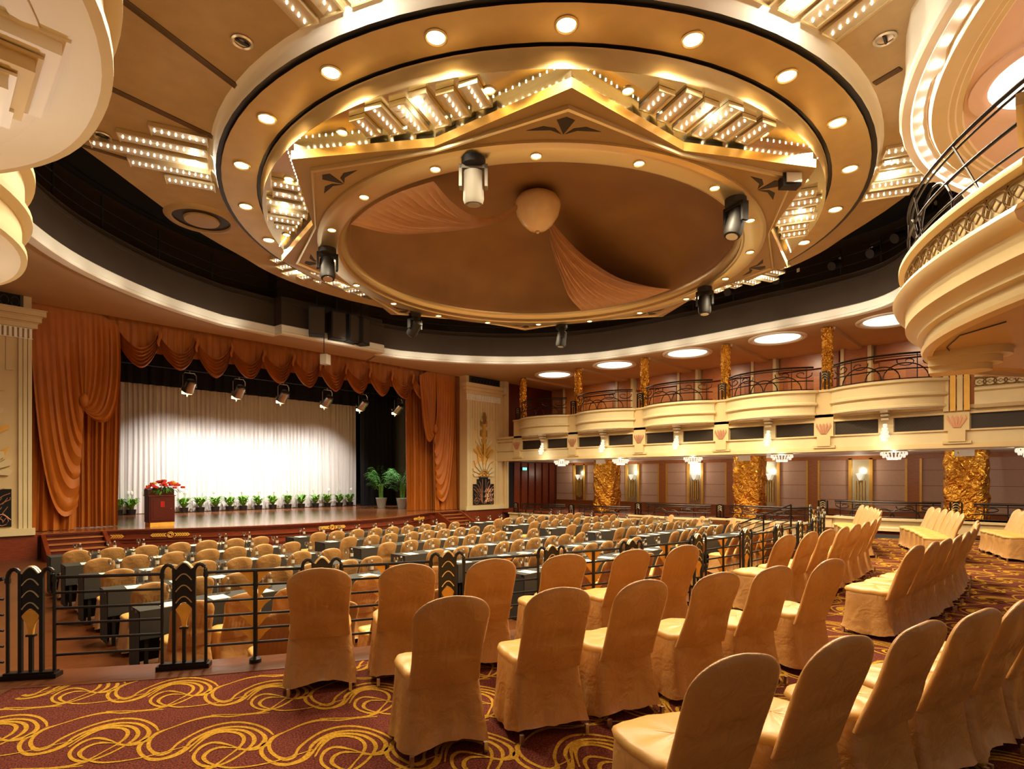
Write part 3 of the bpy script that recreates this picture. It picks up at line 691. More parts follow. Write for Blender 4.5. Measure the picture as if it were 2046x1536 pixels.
for k in range(8):   # three-petal cut-outs in each point
    q = MB(); a = 45 * k
    c = Vector(pol(HC, 5.22, a)); u = Vector((C_(R_(a)), S(R_(a)))); w = Vector((-u.y, u.x))
    def pt(r, s_): v_ = c + u * r + w * s_; return (v_.x, v_.y)
    q.prism([pt(.02, 0), pt(.2, .07), pt(.36, .13), pt(.43, 0), pt(.36, -.13), pt(.2, -.07)], 6.794, 6.80)
    for sg in (-1, 1): q.prism([pt(.03, .03 * sg), pt(.12, .2 * sg), pt(.1, .56 * sg), pt(.21, .32 * sg), pt(.17, .14 * sg)], 6.794, 6.80)
    q.build('petal_cutout', M_grille, t)
ringpart('dome_ring', [(5.1, 6.81), (5.1, 6.76), (5.04, 6.72), (5.0, 6.7), (4.68, 6.7), (4.66, 6.72), (4.62, 6.73), (4.62, 6.8), (4.56, 6.83), (4.5, 6.92), (4.5, 6.98)], M_brass)
ringpart('dome_lining', [(4.5, 6.96), (4.42, 7.05)] + [(4.42 * C_(R_(a)), 7.05 + 1.55 * S(R_(a))) for a in (10, 20, 30, 40, 50, 60, 70, 80, 90)], M_dome)
# glass bowl
t = thing('bowl_light', 'pearly glass bowl in the middle of the brown dome', 'lamp', (HC[0], HC[1], 8.1))
q = MB(); q.lathe([(.02, 7.64), (.2, 7.68), (.36, 7.8), (.5, 8.0), (.56, 8.2), (.57, 8.3), (.52, 8.42), (.3, 8.56), (0, 8.6)], HC, 32); q.build('bowl', mat('alabaster', '#f0d8b4', .12, coat=.6, var=.06, scale=3), t)
q = MB(); q.ball((HC[0], HC[1], 7.63), .05); q.build('finial', M_brass, t)
# two drapes gathered at the bowl and fanned out to the rim
def P3(x, y, z): return at(x, y, z) + (z,)
def drape(lines, lab):
    """lines: sight points (pixel x, y, height) of a few folds from the bowl to the rim; folds between are interpolated"""
    F = [[P3(*p) for p in l] for l in lines]; m = len(F[0]); rows = []
    cols = [cr([f[k] for f in F], 22) for k in range(m)]
    nv = len(cols[0])
    for j in range(nv):
        c = cr([cols[k][j] for k in range(m)], 6); row = []
        for i, p in enumerate(c):
            u = i / (len(c) - 1); row.append((p[0], p[1], p[2] + .1 * S(j * 1.2 + 2.5 * u) * min(1, .25 + u) * (1 - u ** 5)))
        rows.append(row)
    q = MB(); q.grid(rows); return q.build('ceiling_drape', M_domef, label=lab, cat='drape', group='drapes fanned across the dome', fix=False)
drape([[(1045, 402, 8.25), (1000, 432, 7.9), (950, 438, 7.6), (905, 412, 7.25), (866, 362, 6.95)],
       [(1040, 408, 8.2), (1000, 436, 7.85), (940, 444, 7.5), (850, 418, 7.2), (795, 385, 6.93)],
       [(1035, 414, 8.15), (995, 440, 7.8), (930, 449, 7.45), (820, 442, 7.15), (740, 414, 6.93)],
       [(1032, 418, 8.1), (985, 443, 7.75), (915, 454, 7.4), (800, 462, 7.1), (700, 448, 6.93)]], 'pale pleated fabric drape fanned across the left of the dome')
drape([[(1092, 446, 8.05), (1102, 492, 7.75), (1118, 545, 7.4), (1136, 590, 7.1), (1162, 622, 6.93)],
       [(1096, 446, 8.05), (1114, 490, 7.75), (1142, 540, 7.4), (1180, 582, 7.1), (1225, 612, 6.93)],
       [(1100, 446, 8.05), (1126, 488, 7.75), (1164, 532, 7.4), (1216, 570, 7.1), (1285, 598, 6.93)],
       [(1104, 446, 8.05), (1136, 484, 7.75), (1182, 526, 7.4), (1246, 562, 7.15), (1340, 578, 6.93)]], 'pale pleated fabric drape hanging across the far right of the dome')

# ------------------------------------------------------------------ recessed lamps
def downlight_proto(r, nm):
    t_ = thing(nm, '', 'ceiling light')
    q = MB(); q.lathe([(r * .78, .0), (r, .0), (r * 1.05, -.012), (r * .9, -.025), (r * .78, -.012)], n=22); q.build('rim', M_brass, t_, local=True)
    q = MB(); q.lathe([(0, -.022), (r * .5, -.018), (r * .8, -.006)], n=20); q.build('lamp', M_lamp, t_, local=True); return t_
def clock(a):   # counted clockwise as the viewer sees the ring, from the lamp nearest the camera
    return int(round(((a - (-139.2)) % 360)))
pr = None
for k in range(24):
    a = -136 + 15 * k; p = pol(HC, 6.55, a, 7.4); lab = 'round downlight in the broad gold ring, %s anticlockwise from the near star point' % NTH[k]
    if pr is None: pr = downlight_proto(.15, 'recessed_downlight'); pr.location = p; tag(pr, lab, None, 'downlights in the broad gold ring')
    else: dup(pr, p, 0, lab)
    light('SPOT', (p[0], p[1], 7.33), LRING, WARM, .06, (p[0], p[1], 0), 150, .7)
pr = None
for k in range(18):
    a = -139.5 + 20 * k; p = pol(HC, 4.86, a, 6.7); lab = 'small downlight around the dome, %s anticlockwise from the near star point' % NTH[k]
    if pr is None: pr = downlight_proto(.095, 'recessed_downlight'); pr.location = p; tag(pr, lab, None, 'downlights around the dome')
    else: dup(pr, p, 0, lab)
    light('SPOT', (p[0], p[1], 6.65), LDOME, WARM, .05, (p[0], p[1], 0), 150, .7)
pr = None
for k in range(16):
    a = -146 + 22.5 * k + (0 if k % 2 == 0 else -3); r = 5.83; p = pol(HC, r, a, 7.12); lab = 'small downlight in the mirrored plate, %s anticlockwise from the near star point' % NTH[k]
    if pr is None: pr = downlight_proto(.09, 'recessed_downlight'); pr.location = p; tag(pr, lab, None, 'downlights in the mirrored plate')
    else: dup(pr, p, 0, lab)

# ------------------------------------------------------------------ rows of small bulbs on stepped brass trays
M_tray = mat('tray_champagne', '#d2c4a0', .35, metal=.5)
BULB = MB(); BULB.ball((0, 0, -.014), .0125, nu=6, nv=4); BULBM = BULB.mesh('bulb', M_bulb)
SOCK = MB(); SOCK.lathe([(.012, 0), (.014, -.02), (.008, -.02)], n=6); 
def bulb_tray(L, n, w, wood):
    t_ = thing('marquee_light_strip', '', 'light strip')
    q = MB(); q.box(0, L, -w, w, -.05, 0); tr_ = q.build('tray', M_tray, t_, local=True, smooth=0)
    q = MB(); q.box(0, L, w, w + .035, -.075, 0, 0); q.box(-.02, 0, -w, w + .035, -.075, 0, 0); q.box(L, L + .02, -w, w + .035, -.075, 0, 0); q.build('lip', M_brass, tr_, local=True, smooth=0)
    for k in range(n):
        o = part('bulb', BULBM, t_); o.location = (L * (k + .5) / n, 0, -.05)
    return t_
cachet = {}
def strip_group(a, r_in, r_out, z, lens, w, step, near, where, grp):
    u = Vector((C_(R_(a)), S(R_(a)))); v = Vector((-u.y, u.x)); n = len(lens)
    for k in range(n):
        s_ = (k - (n - 1) / 2) * step; r0 = r_in[k]; L = round(lens[k], 2)
        nb = max(4, int(L / .1)); key = (L, w)
        p = Vector(HC) + u * r0 + v * s_
        lab = 'row of small bulbs on brass, %s in the %s cluster %s' % (NTH[k], where[0], where[1])
        if key not in cachet:
            o = bulb_tray(L, nb, w, False); cachet[key] = o; o.location = (p.x, p.y, z); o.rotation_euler = (0, 0, R_(a)); o['label'] = lab; o['group'] = grp
        else: dup(cachet[key], (p.x, p.y, z), R_(a), lab, grp)
NAMES = {22.5: 'far right', 67.5: 'far', 112.5: 'far left', 157.5: 'left', 202.5: 'near left', 247.5: 'near right', 292.5: 'right', 337.5: 'rightmost'}
for k in range(8):
    a = 22.5 + 45 * k
    # inside, between star points
    n = 6; st = .38; rin, ln = [], []
    for j in range(n):
        s_ = abs((j - (n - 1) / 2) * st); ri = 5.27 + s_ * .22; ro = math.sqrt(6.06 ** 2 - s_ * s_) - (.0 if j % 2 else .08)
        rin.append(ri); ln.append(ro - ri)
    strip_group(a, rin, 0, 7.115, ln, .125, st, True, (NAMES[a], 'inside the gold ring'), 'bulb rows inside the gold ring')
    n = 5; st = .44; rin, ln = [], []
    far = a in (22.5, 67.5, 112.5)
    for j in range(n):
        s_ = abs((j - (n - 1) / 2) * st); ri = math.sqrt(7.12 ** 2 - s_ * s_); L = {0: 1.85, 1: 1.35, 2: .85}[int(round(s_ / .44))]
        if far: L *= .38
        elif a in (337.5,): L *= .5
        rin.append(ri); ln.append(L)
    strip_group(a, rin, 0, CZ - .005, ln, .14, st, True, (NAMES[a], 'outside the gold ring'), 'bulb rows outside the gold ring')
# strings of tiny bulbs along the star edges
sb = MB()
for i in range(18): sb.ball((.1 + .053 * i, 0, -.008), .006, .011, .008, nu=5, nv=3)
sbm = sb.mesh('bulb_string', M_bulb)
k0 = 0
for k in range(16):
    A = Vector(s1[k]); B_ = Vector(s1[(k + 1) % 16]); d = (B_ - A); nn = Vector((d.y, -d.x)).normalized()
    if k % 2: A, B_ = B_, A; d = B_ - A
    oo = bpy.data.objects.new('pearl_light_string', sbm); COL.objects.link(oo); p = A + nn * .1
    oo.location = (p.x, p.y, 7.118); oo.rotation_euler = (0, 0, math.atan2(d.y, d.x)); oo.scale = (d.length / 1.15, 1, 1)
    tag(oo, 'string of tiny bulbs along the star, %s edge anticlockwise from its right point' % NTH[k], 'light string', 'tiny bulb strings along the star')
# soft light of the bulb clusters themselves
for k in range(8):
    a = 22.5 + 45 * k
    for r_, z_, e in ((5.75, 7.0, LCLUS), (7.35, CZ - .14, LCLUS * 2.2)):
        p = pol(HC, r_, a); light('POINT', (p[0], p[1], z_), e, WARM2, .02)

# ------------------------------------------------------------------ moving head lights, speakers
def moving_head(px, z, m_, lab, rz, tilt):
    x, y = at(px[0], px[1], z)
    t_ = thing('moving_head_light', lab, 'stage light', (x, y, z), rz, 'moving heads under the dome ring'); t_.scale = (1.2, 1.2, 1.1)
    q = MB(); q.lathe([(0, 0), (.16, 0), (.16, -.1), (.12, -.13), (0, -.13)], n=14); q.build('base', M_spk, t_, local=True)
    q = MB(); q.box(-.19, -.15, -.06, .06, -.42, -.1); q.box(.15, .19, -.06, .06, -.42, -.1); q.box(-.19, .19, -.06, .06, -.16, -.1); q.build('yoke', m_, t_, local=True)
    d = Vector((0, S(tilt), -C_(tilt))); c = Vector((0, 0, -.38)); q = MB(); q.tube([tuple(c - d * .2), tuple(c - d * .18), tuple(c + d * .2), tuple(c + d * .26)], [.09, .13, .14, .12], 12); hd_ = q.build('head', m_, t_, local=True)
    q = MB(); q.tube([tuple(c + d * .262), tuple(c + d * .275)], .09, 12); q.build('lens', M_silver, hd_, local=True)
M_mhg = mat('grey_plastic', '#8a8478', .5)
moving_head((946, 318), 6.7, M_mhg, 'grey moving head light nearest the camera under the dome ring', -.8, .15)
moving_head((1470, 398), 6.7, M_spk, 'black moving head light at the right of the dome ring', 1.2, .3)
moving_head((654, 497), 6.7, M_spk, 'black moving head light at the left of the dome ring', -.4, -.3)
moving_head((829, 627), 6.7, M_spk, 'black moving head light at the far left of the dome ring', 0, .8)
moving_head((1122, 650), 6.7, M_spk, 'black moving head light at the far side of the dome ring', .8, .1)
moving_head((1408, 575), 6.7, M_spk, 'black moving head light at the far right of the dome ring', 2, .1)
x, y = at(1578, 350, 6.84)
t = thing('sensor_box', 'small black box lamp on the right star point', 'lamp', (x, y, 6.84))
q = MB(); q.obox((x, y), (.7, .7), (-.7, .7), .09, .16, 6.62, 6.84); q.build('housing', M_spk, t)
q = MB(); q.obox((x - .1, y - .1), (.7, .7), (-.7, .7), .012, .13, 6.65, 6.81); q.build('lens', M_silver, t)
for k, (px, py) in enumerate(((633, 655), (673, 657), (702, 662), (722, 668))):
    Y = 18.85; a = (px - CX) / FPX; d = Y / (FW[1] + a * RT[1]); x = d * (FW[0] + a * RT[0])
    t = thing('line_speaker', 'black loudspeaker in the cluster over the stage, %s from the left' % NTH[k], 'speaker', (x, Y, 6.68), (-.5, -.15, .2, .5)[k], 'black speakers over the stage')
    q = MB(); q.box(-.27, .27, -.2, .2, .0, 1.0); cb_ = q.build('cabinet', M_spk, t, local=True)
    q = MB(); q.box(-.23, .23, -.225, -.2, .05, .95); q.build('front_grille', M_dark, cb_, local=True)
    q = MB(); q.tube([(0, 0, 1.0), (0, 0, 2.2)], .03, 6); q.build('hanger', M_spk, t, local=True)
x = on_y(650, 18.9)
t = thing('hanging_speaker', 'small white box speaker hanging below the soffit over the valance', 'speaker', (x, 18.9, 5.75))
q = MB(); q.obox((x, 18.9), (C_(.5), S(.5)), (-S(.5), C_(.5)), .14, .13, 5.72, 6.08); q.build('cabinet', M_spkw, t)
q = MB(); q.tube([(x, 19.0, 5.6), (x, 19.0, 6.7)], .015, 5); q.build('bracket', M_spk, t)
pc = None
for k in range(7):
    p = off(RP, .12)[8 + 4 * k]; a = math.atan2(p[1] - HC[1], p[0] - HC[0]); lab = 'dark par can lamp on the catwalk rail, %s counting towards the stage' % NTH[k]
    if pc is None:
        pc = thing('par_can', '', 'stage light'); q = MB(); q.tube([(0, 0, -.02), (.18, 0, -.1), (.36, 0, -.2)], [.1, .13, .14], 10); q.build('housing', M_spk, pc, local=True)
        q = MB(); q.tube([(.14, -.17, -.1), (.14, -.17, .16), (.14, .17, .16), (.14, .17, -.1)], .018, 5); q.build('yoke', M_spk, pc, local=True)
        o = pc
    else: o = dup(pc, (0, 0, 0))
    o.location = (p[0], p[1], 8.46); o.rotation_euler = (0, 0, a + PI); tag(o, lab, None, 'par cans on the catwalk')
# ------------------------------------------------------------------ side balconies
XF = 20.75
def bay_path(y0, y1, n=20, d0=.1, d1=.54, pw=2.3):
    pts = [(XF + .25, y0)]
    for i in range(n + 1):
        t_ = -1 + 2 * i / n; pts.append((XF - d0 - d1 * (1 - abs(t_) ** pw), (y0 + y1) / 2 + (y1 - y0) / 2 * t_))
    return pts + [(XF + .25, y1)]
def offp(path, d):      # offset towards the hall (smaller x)
    o = []
    for i, p in enumerate(path):
        a = Vector(path[max(i - 1, 0)]); c = Vector(path[min(i + 1, len(path) - 1)]); t_ = (c - a).normalized(); o.append((p[0] - t_.y * d, p[1] + t_.x * d))
    return o
BPROF = [(0, 3.70), (.05, 3.71), (.05, 3.76), (.01, 3.79), (.01, 4.0), (.05, 4.01), (.09, 4.05), (.09, 4.1), (.03, 4.15), (.03, 4.42), (.06, 4.44), (.11, 4.46), (.11, 4.52), (.07, 4.54), (-.2, 4.54)]
def sweep(path, prof, MX, z0=0.):
    return [[(MX(x), y, z + z0) for x, y in offp(path, o)] for o, z in prof]
def iron_rail(t, path, zb, zt, MX, posts=True, zmid=None):
    """wrought iron balustrade over a curved path"""
    n = len(path); P = lambda s_, z: (lambda i: (MX(path[i][0] + (path[min(i + 1, n - 1)][0] - path[i][0]) * (s_ * (n - 1) - i)), path[i][1] + (path[min(i + 1, n - 1)][1] - path[i][1]) * (s_ * (n - 1) - i), z))(min(n - 1, int(max(0, s_) * (n - 1))))
    H = zt - zb; zm = zb + H * .42
    ss = [i / 30 for i in range(31)]
    for nm, z, r in (('top_rail', zt, .032), ('second_rail', zt - .07, .016), ('mid_rail', zm, .02), ('bottom_rail', zb + .04, .016)):
        q = MB(); q.tube([P(s_, z) for s_ in ss], r, 6); q.build(nm, M_iron, t)
    L = sum(math.dist(path[i], path[i + 1]) for i in range(n - 1))
    for c in (.3, .7, .5):
        q = MB(); rr = H * .5 if c == .5 else H * .62; w = rr / L * 1.25
        q.tube([P(min(1, max(0, c + w * C_(a * PI / 14))), zb + .04 + rr * S(a * PI / 14) * (1. if c == .5 else .95)) for a in range(15)], .018, 5); q.build('arch_bar', M_iron, t)
    for c, sg in ((.28, 1), (.72, -1), (.1, -1), (.9, 1)):
        q = MB(); q.tube([P(min(1, max(0, c + sg * (.02 + .012 * a) * C_(a * .55) * .7 * 2.6 / L)), zm + (zt - zm) * .5 + (.02 + .0125 * a) * S(a * .55) * H * 1.3) for a in range(13)], .016, 5); q.build('scroll', M_iron, t)
    for c in (.06, .2, .8, .94):
        q = MB(); q.tube([P(c, zb), P(c, zt)], .014, 6); q.build('baluster', M_iron, t)
def fan_post(t, p, MX, zb, zt, w=.13):
    q = MB(); x = MX(p[0])
    for o in (-w, w): q.box(x - .03, x + .03, p[1] + o - .02, p[1] + o + .02, zb, zt - .02)
    q.box(x - .02, x + .02, p[1] - w * .6, p[1] + w * .6, zt - .42 * (zt - zb), zt)
    q.tube([(x, p[1], zb), (x, p[1], zb + .6 * (zt - zb))], .025, 6); q.build('fan_post', M_iron, t)
    q = MB()
    for k in range(3): q.tube([(x - .03 * (1 if MX(0) == 0 else -1), p[1] + w * .55 * C_(PI * i / 6), zt - .14 * k * (zt - zb) - .12 + .06 * S(PI * i / 6)) for i in range(7)], .012, 4)
    q.build('scallop', M_brass, t)
WHERE = ['beside the rear balcony', 'second from the rear', 'in the middle', 'second from the stage', 'nearest the stage']
def side(MX, nm, full):
    PIL = globals()['PIL'] if full else [p + .47 for p in globals()['PIL']]
    sg = 1 if full else -1
    t = thing('wall_balcony_' + nm, 'cream balcony front with bulging bays along the %s side' % nm, None, (MX(XF), 9, 2.5), kind='structure')
    bays = range(5) if full else range(0, 4)
    for j in bays:
        y0, y1 = PIL[j] + .27, PIL[j + 1] - .27; path = bay_path(y0, y1)
        q = MB(); q.grid(sweep(path, BPROF, MX)); q.build('bay_front', M_cream, t)
        q = MB(); q.add([(MX(x), y, 3.70) for x, y in offp(path, -.0)], [tuple(range(len(path)))]); q.build('bay_soffit', M_pale, t)
        q = MB(); pin = [(XF + .1 if i in (0, len(path) - 1) else x, y) for i, (x, y) in enumerate(offp(path, -.22))]; q.grid([[(MX(x), y, z) for x, y in pth] for pth, z in ((pin, 3.698), (pin, 3.686), (offp(pin, -.06), 3.68), (offp(pin, -.1), 3.686), (offp(pin, -.1), 3.698))]); q.build('soffit_moulding', M_white, t)
        # grille band below
        yc = (PIL[j] + PIL[j + 1]) / 2
        if full:
            for a, c in ((PIL[j] + .32, yc - .22), (yc + .22, PIL[j + 1] - .32)):
                q = MB(); q.box(XF + .02, XF + .05, a, c, 3.02, 3.46); q.build('vent_grille', M_grille, t)
                q = MB(); n = int((c - a) / .1)
                for k in range(n + 5):
                    for d in (-1, 1):
                        u0, u1 = a + (k - 4) * .1, a + (k - 4) * .1 + .44
                        z0, z1 = (3.02, 3.46) if d > 0 else (3.46, 3.02)
                        s0 = max(0, (a - u0) / .44); s1_ = min(1, (c - u0) / .44)
                        if s1_ > s0 + .02: q.tube([(XF + .012, u0 + .44 * s0, z0 + (z1 - z0) * s0), (XF + .012, u0 + .44 * s1_, z0 + (z1 - z0) * s1_)], .006, 3)
                q.build('lattice', M_grilleb, t, fix=False)
    y_a, y_b = (-2.2, 20.9) if full else (-2.2, 16.)
    def bx(x0, x1, y0, y1, z0, z1, nmx, m_):
        q = MB(); q.box(min(MX(x0), MX(x1)), max(MX(x0), MX(x1)), y0, y1, z0, z1); return q.build(nmx, m_, t)
    bx(XF + .05, XF + .6, y_a, y_b, 2.48, 3.72, 'fascia_core', M_cream)
    bx(XF - .0, XF + .06, y_a, y_b, 2.62, 3.0, 'fascia_board', M_cream)
    for z0, z1, o in ((2.48, 2.56, .05), (2.56, 2.62, .02), (2.97, 3.02, .05), (3.46, 3.52, .05), (3.62, 3.72, .03)): bx(XF - o, XF + .06, y_a, y_b, z0, z1, 'fascia_moulding', M_cream2)
    bx(XF + .2, XF + 5.2, y_a, y_b, 3.69, 3.75, 'balcony_floor', M_cherry)
    for j in range(6):
        if not full and j > 3: break
        y = PIL[j]
        bx(XF - .03, XF + .3, y - .28, y + .28, 3.5, 4.53, 'bay_pier', M_cream2); bx(XF - .07, XF + .3, y - .3, y + .3, 4.47, 4.54, 'pier_cap', M_cream2)
        bx(XF - .09, XF + .06, y - .29, y + .29, 2.98, 3.5, 'carved_block', M_cream2)
        if full:
            q = MB()
            for k in range(-2, 3):
                q.plate([(y - .02 + k * .03, 3.06), (y + k * .1 - .035, 3.32 + .03 * (2 - abs(k))), (y + k * .1, 3.42), (y + k * .1 + .035, 3.32 + .03 * (2 - abs(k))), (y + .02 + k * .03, 3.06)], (XF - .09, 0, 0), (0, 1, 0), (0, 0, 1), (-1, 0, 0), .02)
            q.build('leaf_carving', M_rosebar, t)
            bx(XF - .11, XF + .06, y - .2, y + .2, 2.66, 2.98, 'carved_bracket', M_cream2); bx(XF - .08, XF + .06, y - .33, y + .33, 2.6, 2.68, 'bracket_foot', M_cream2)
    if full: bx(XF + .015, XF + .05, -2.1, PIL[0] - .32, 3.02, 3.46, 'vent_grille', M_grille)
    # bay centres: plain strip behind the sconce
    for j in bays:
        yc = (PIL[j] + PIL[j + 1]) / 2; bx(XF - .04, XF + .06, yc - .2, yc + .2, 3.02, 3.5, 'centre_block', M_cream)
    return t
IDR = lambda x: x
IDL = lambda x: 2 * AX - x
side(IDR, 'right', True); side(IDL, 'left', False)
def crystal_bracket(MX, y, lab, lit=True):
    x = MX(XF); s_ = -1 if MX(0) == 0 else 1
    ox = .16 if s_ < 0 else -.12
    t = thing('crystal_bracket_lamp', lab, 'wall lamp', (x, y, 2.7), 0, 'stepped crystal bracket lamps under the bays')
    q = MB()
    for k in range(3): q.box(min(x, x + s_ * (.36 - .07 * k)), max(x, x + s_ * (.36 - .07 * k)), y - .1, y + .1, 3.62 - .11 * k, 3.68 - .11 * k)
    q.build('bracket', M_white, t)
    for k in range(5):
        z = 3.28 - .11 * k; r = .06 + .026 * k if k < 4 else .09
        q = MB(); q.lathe([(r * .8, z), (r, z - .02), (r, z - .075), (r * .72, z - .1), (0, z - .1)], (x + s_ * (ox + .03 * k), y), 14); q.build('crystal_tier', M_crystal if lit else M_white, t)
    if lit: light('POINT', (x + s_ * (.42 if s_ < 0 else .2), y, 2.6), 7 if s_ < 0 else 11, WARM2 if s_ < 0 else WHITE, .03)
for j in range(5): crystal_bracket(IDR, (PIL[j] + PIL[j + 1]) / 2, 'stepped crystal lamp under the right balcony bay ' + WHERE[j])
for j in range(3): crystal_bracket(IDL, (PIL[j] + PIL[j + 1]) / 2 + .47, 'stepped crystal lamp under the left balcony bay ' + WHERE[j])
for j in (0,):
    t = thing('stepped_bracket', 'stepped white plaster bracket under the nearest left balcony bay', 'bracket', (IDL(XF), 3.5, 3.5))
    for k in range(4):
        q = MB(); w = .34 - .075 * k; q.box(IDL(XF), IDL(XF) + .42 - .09 * k, 3.75 - w, 3.75 + w, 3.62 - .09 * k, 3.70 - .09 * k); q.box(IDL(XF), IDL(XF) + .45 - .09 * k, 3.75 - w - .02, 3.75 + w + .02, 3.685 - .09 * k, 3.70 - .09 * k); q.build('step', M_cream2 if k % 2 else M_white, t)
# balustrades
for j in range(5):
    t = thing('balcony_railing', 'black wrought iron balustrade on the right balcony bay ' + WHERE[j], 'railing', (XF, (PIL[j] + PIL[j + 1]) / 2, 4.54), 0, 'iron balustrades of the right balcony')
    iron_rail(t, offp(bay_path(PIL[j] + .3, PIL[j + 1] - .3)[1:-1], -.02), 4.54, 5.32, IDR)
    fan_post(t, (XF - .02, PIL[j + 1] - .02), IDR, 4.54, 5.16)
# foil-wrapped thin columns on the piers
def foil_column(x, y, z0, z1, w, lab, grp, amp=.03, n=28, nz=40, seed=0):
    rr = random.Random(seed); ph = [rr.uniform(0, 6.28) for _ in range(8)]; rows = []
    for jz in range(nz + 1):
        z = z0 + (z1 - z0) * jz / nz; row = []
        for i in range(n):
            a = 2 * PI * i / n; e = 4.0; r = w / ((abs(C_(a)) ** e + abs(S(a)) ** e) ** (1 / e))
            d = amp * (S(5 * a + 7 * z / max(w, .2) * .6 + ph[0]) + .8 * S(9 * a - 5 * z / max(w, .2) * .5 + ph[1]) + .6 * S(3 * a + 11 * z + ph[2]) * S(2.3 * z + ph[3]) + .4 * S(13 * a + 17 * z + ph[4]))
            row.append((x + (r + d) * C_(a), y + (r + d) * S(a), z))
        rows.append(row)
    q = MB(); q.grid(rows, cu=True); return q.build('foil_wrapped_column', M_foil, label=lab, cat='column', group=grp, smooth=25)
for j in range(1, 6): foil_column(XF + .38, PIL[j], 4.5, ZS - .03, .15, 'slim column in crinkled gold foil, %s from the stage on the right balcony' % NTH[5 - j], 'gold foil columns of the balcony', .012, 24, 60, j)
for y, w in ((1.8, 'nearest the camera'), (8.76, 'in the middle'), (15.72, 'nearest the stage')):
    foil_column(23.5, y, -.05, 2.5, .56, 'thick square column wrapped in crumpled gold foil under the balcony, ' + w, 'gold foil columns of the gallery', .022, 72, 60, int(y))
    q = MB(); q.box(22.9, 22.98, y - .25, y + .25, 2.3, 2.5); q.build('column_speaker', M_spkw, label='small grey box on the head of the gold foil column, ' + w, cat='speaker')
# upper gallery back wall with doors
b = MB(); b.box(25.5, 25.6, -3, 21, 3.75, 6.7); b.build('wall_gallery_upper', M_cherry, kind='structure')
for j in range(6):
    y = PIL[j]
    b = MB(); b.box(25.1, 25.5, y - .42, y + .42, 3.75, 6.7, 0)
    for s_ in (-1, 1): b.box(25.05, 25.5, y + s_ * .46 - .06, y + s_ * .46 + .06, 3.75, 6.7, 1)
    b.build('trim_%d' % (20 + j), [M_cherry, M_cream2], kind='structure')
    if j < 5:
        yc = (PIL[j] + PIL[j + 1]) / 2
        b = MB(); b.box(25.25, 25.5, yc - 1.15, yc + 1.15, 6.1, 6.2); b.box(25.3, 25.5, yc - 1.1, yc + 1.1, 6.2, 6.7); b.build('trim_%d' % (30 + j), M_cherryd, kind='structure')
        d = thing('door_%d' % (2 + j), 'double wooden door at the back of the upper gallery', None, (25.45, yc, 3.75), kind='structure')
        for s_ in (-1, 1):
            q = MB(); q.box(25.4, 25.5, min(yc, yc + s_ * 1.0), max(yc, yc + s_ * 1.0), 3.75, 6.08, 0); lf_ = q.build('door_leaf', M_cherryd, d)
            q = MB(); q.box(25.38, 25.4, yc + s_ * .5 - .33, yc + s_ * .5 + .33, 4., 5.8); q.build('door_panel', M_cherry, lf_)
            q = MB(); q.tube([(25.36, yc + s_ * .08, 4.7), (25.36, yc + s_ * .08, 5.0)], .015, 6); q.build('door_handle', M_silver, lf_)
    if j < 5:   # round coffer lights over each bay
        yc = (PIL[j] + PIL[j + 1]) / 2
        t = thing('round_coffer_light', 'large round glowing coffer light over the right balcony bay ' + WHERE[j], 'ceiling light', (21.5, yc, ZS), 0, 'round coffer lights over the balcony')
        q = MB(); q.lathe([(.98, .0), (.98, -.03), (.92, -.055), (.86, -.03), (.84, -.045), (.78, -.02), (.76, .0)], (21.5, yc), 40, z=ZS); q.build('rim', M_pale, t)
        q = MB(); q.lathe([(0, -.006), (.4, -.006), (.77, -.004)], (21.5, yc), 40, z=ZS); q.build('diffuser', M_disc, t)
    b = MB(); b.box(21.2, 25.4, y - .22, y + .22, ZS - .1, ZS); b.build('trim_%d' % (40 + j), M_soffit, kind='structure')
    light('SPOT', (23.6, PIL[j] + 1.74, 6.6), 110, WARM, .05, (25.0, PIL[j] + 1.74, 3.9), 150, 1.)
# lower gallery: ceiling, wall, panels, niches, wainscot
b = MB(); b.box(20.8, 26.1, -3, 21, 2.5, 2.56); b.build('ceiling_gallery', M_pale, kind='structure')
b = MB(); b.box(21.15, 26, -3, 21, -.2, -.08); b.build('floor_gallery', M_mahog, kind='structure')
b = MB(); b.box(25.95, 26.1, -3, 21, -.1, 2.5); b.build('wall_gallery_lower', M_wallp, kind='structure')
b = MB(); b.box(25.85, 25.95, -3, 20.9, -.1, .32, 0); b.box(25.82, 25.95, -3, 20.9, .3, .36, 0); b.box(25.85, 25.95, -3, 20.9, 2.34, 2.5, 1); b.build('trim_10', [M_cherryd, M_cherry], kind='structure')
for z in (.72, 1.31, 1.9): 
    b = MB(); b.box(25.942, 25.952, -3, 20.9, z - .008, z + .008); b.build('trim_%d' % (50 + int(z * 10)), M_cherryd, kind='structure')
for j in range(5):
    yc = (PIL[j] + PIL[j + 1]) / 2
    for y in (yc,):
        b = MB(); b.box(25.88, 25.95, y - .2, y + .2, .3, 2.4, 0); b.box(25.86, 25.95, y - .26, y - .19, .3, 2.4, 1); b.box(25.86, 25.95, y + .19, y + .26, .3, 2.4, 1); b.build('trim_%d' % (60 + j), [M_cherry, M_goldp], kind='structure')
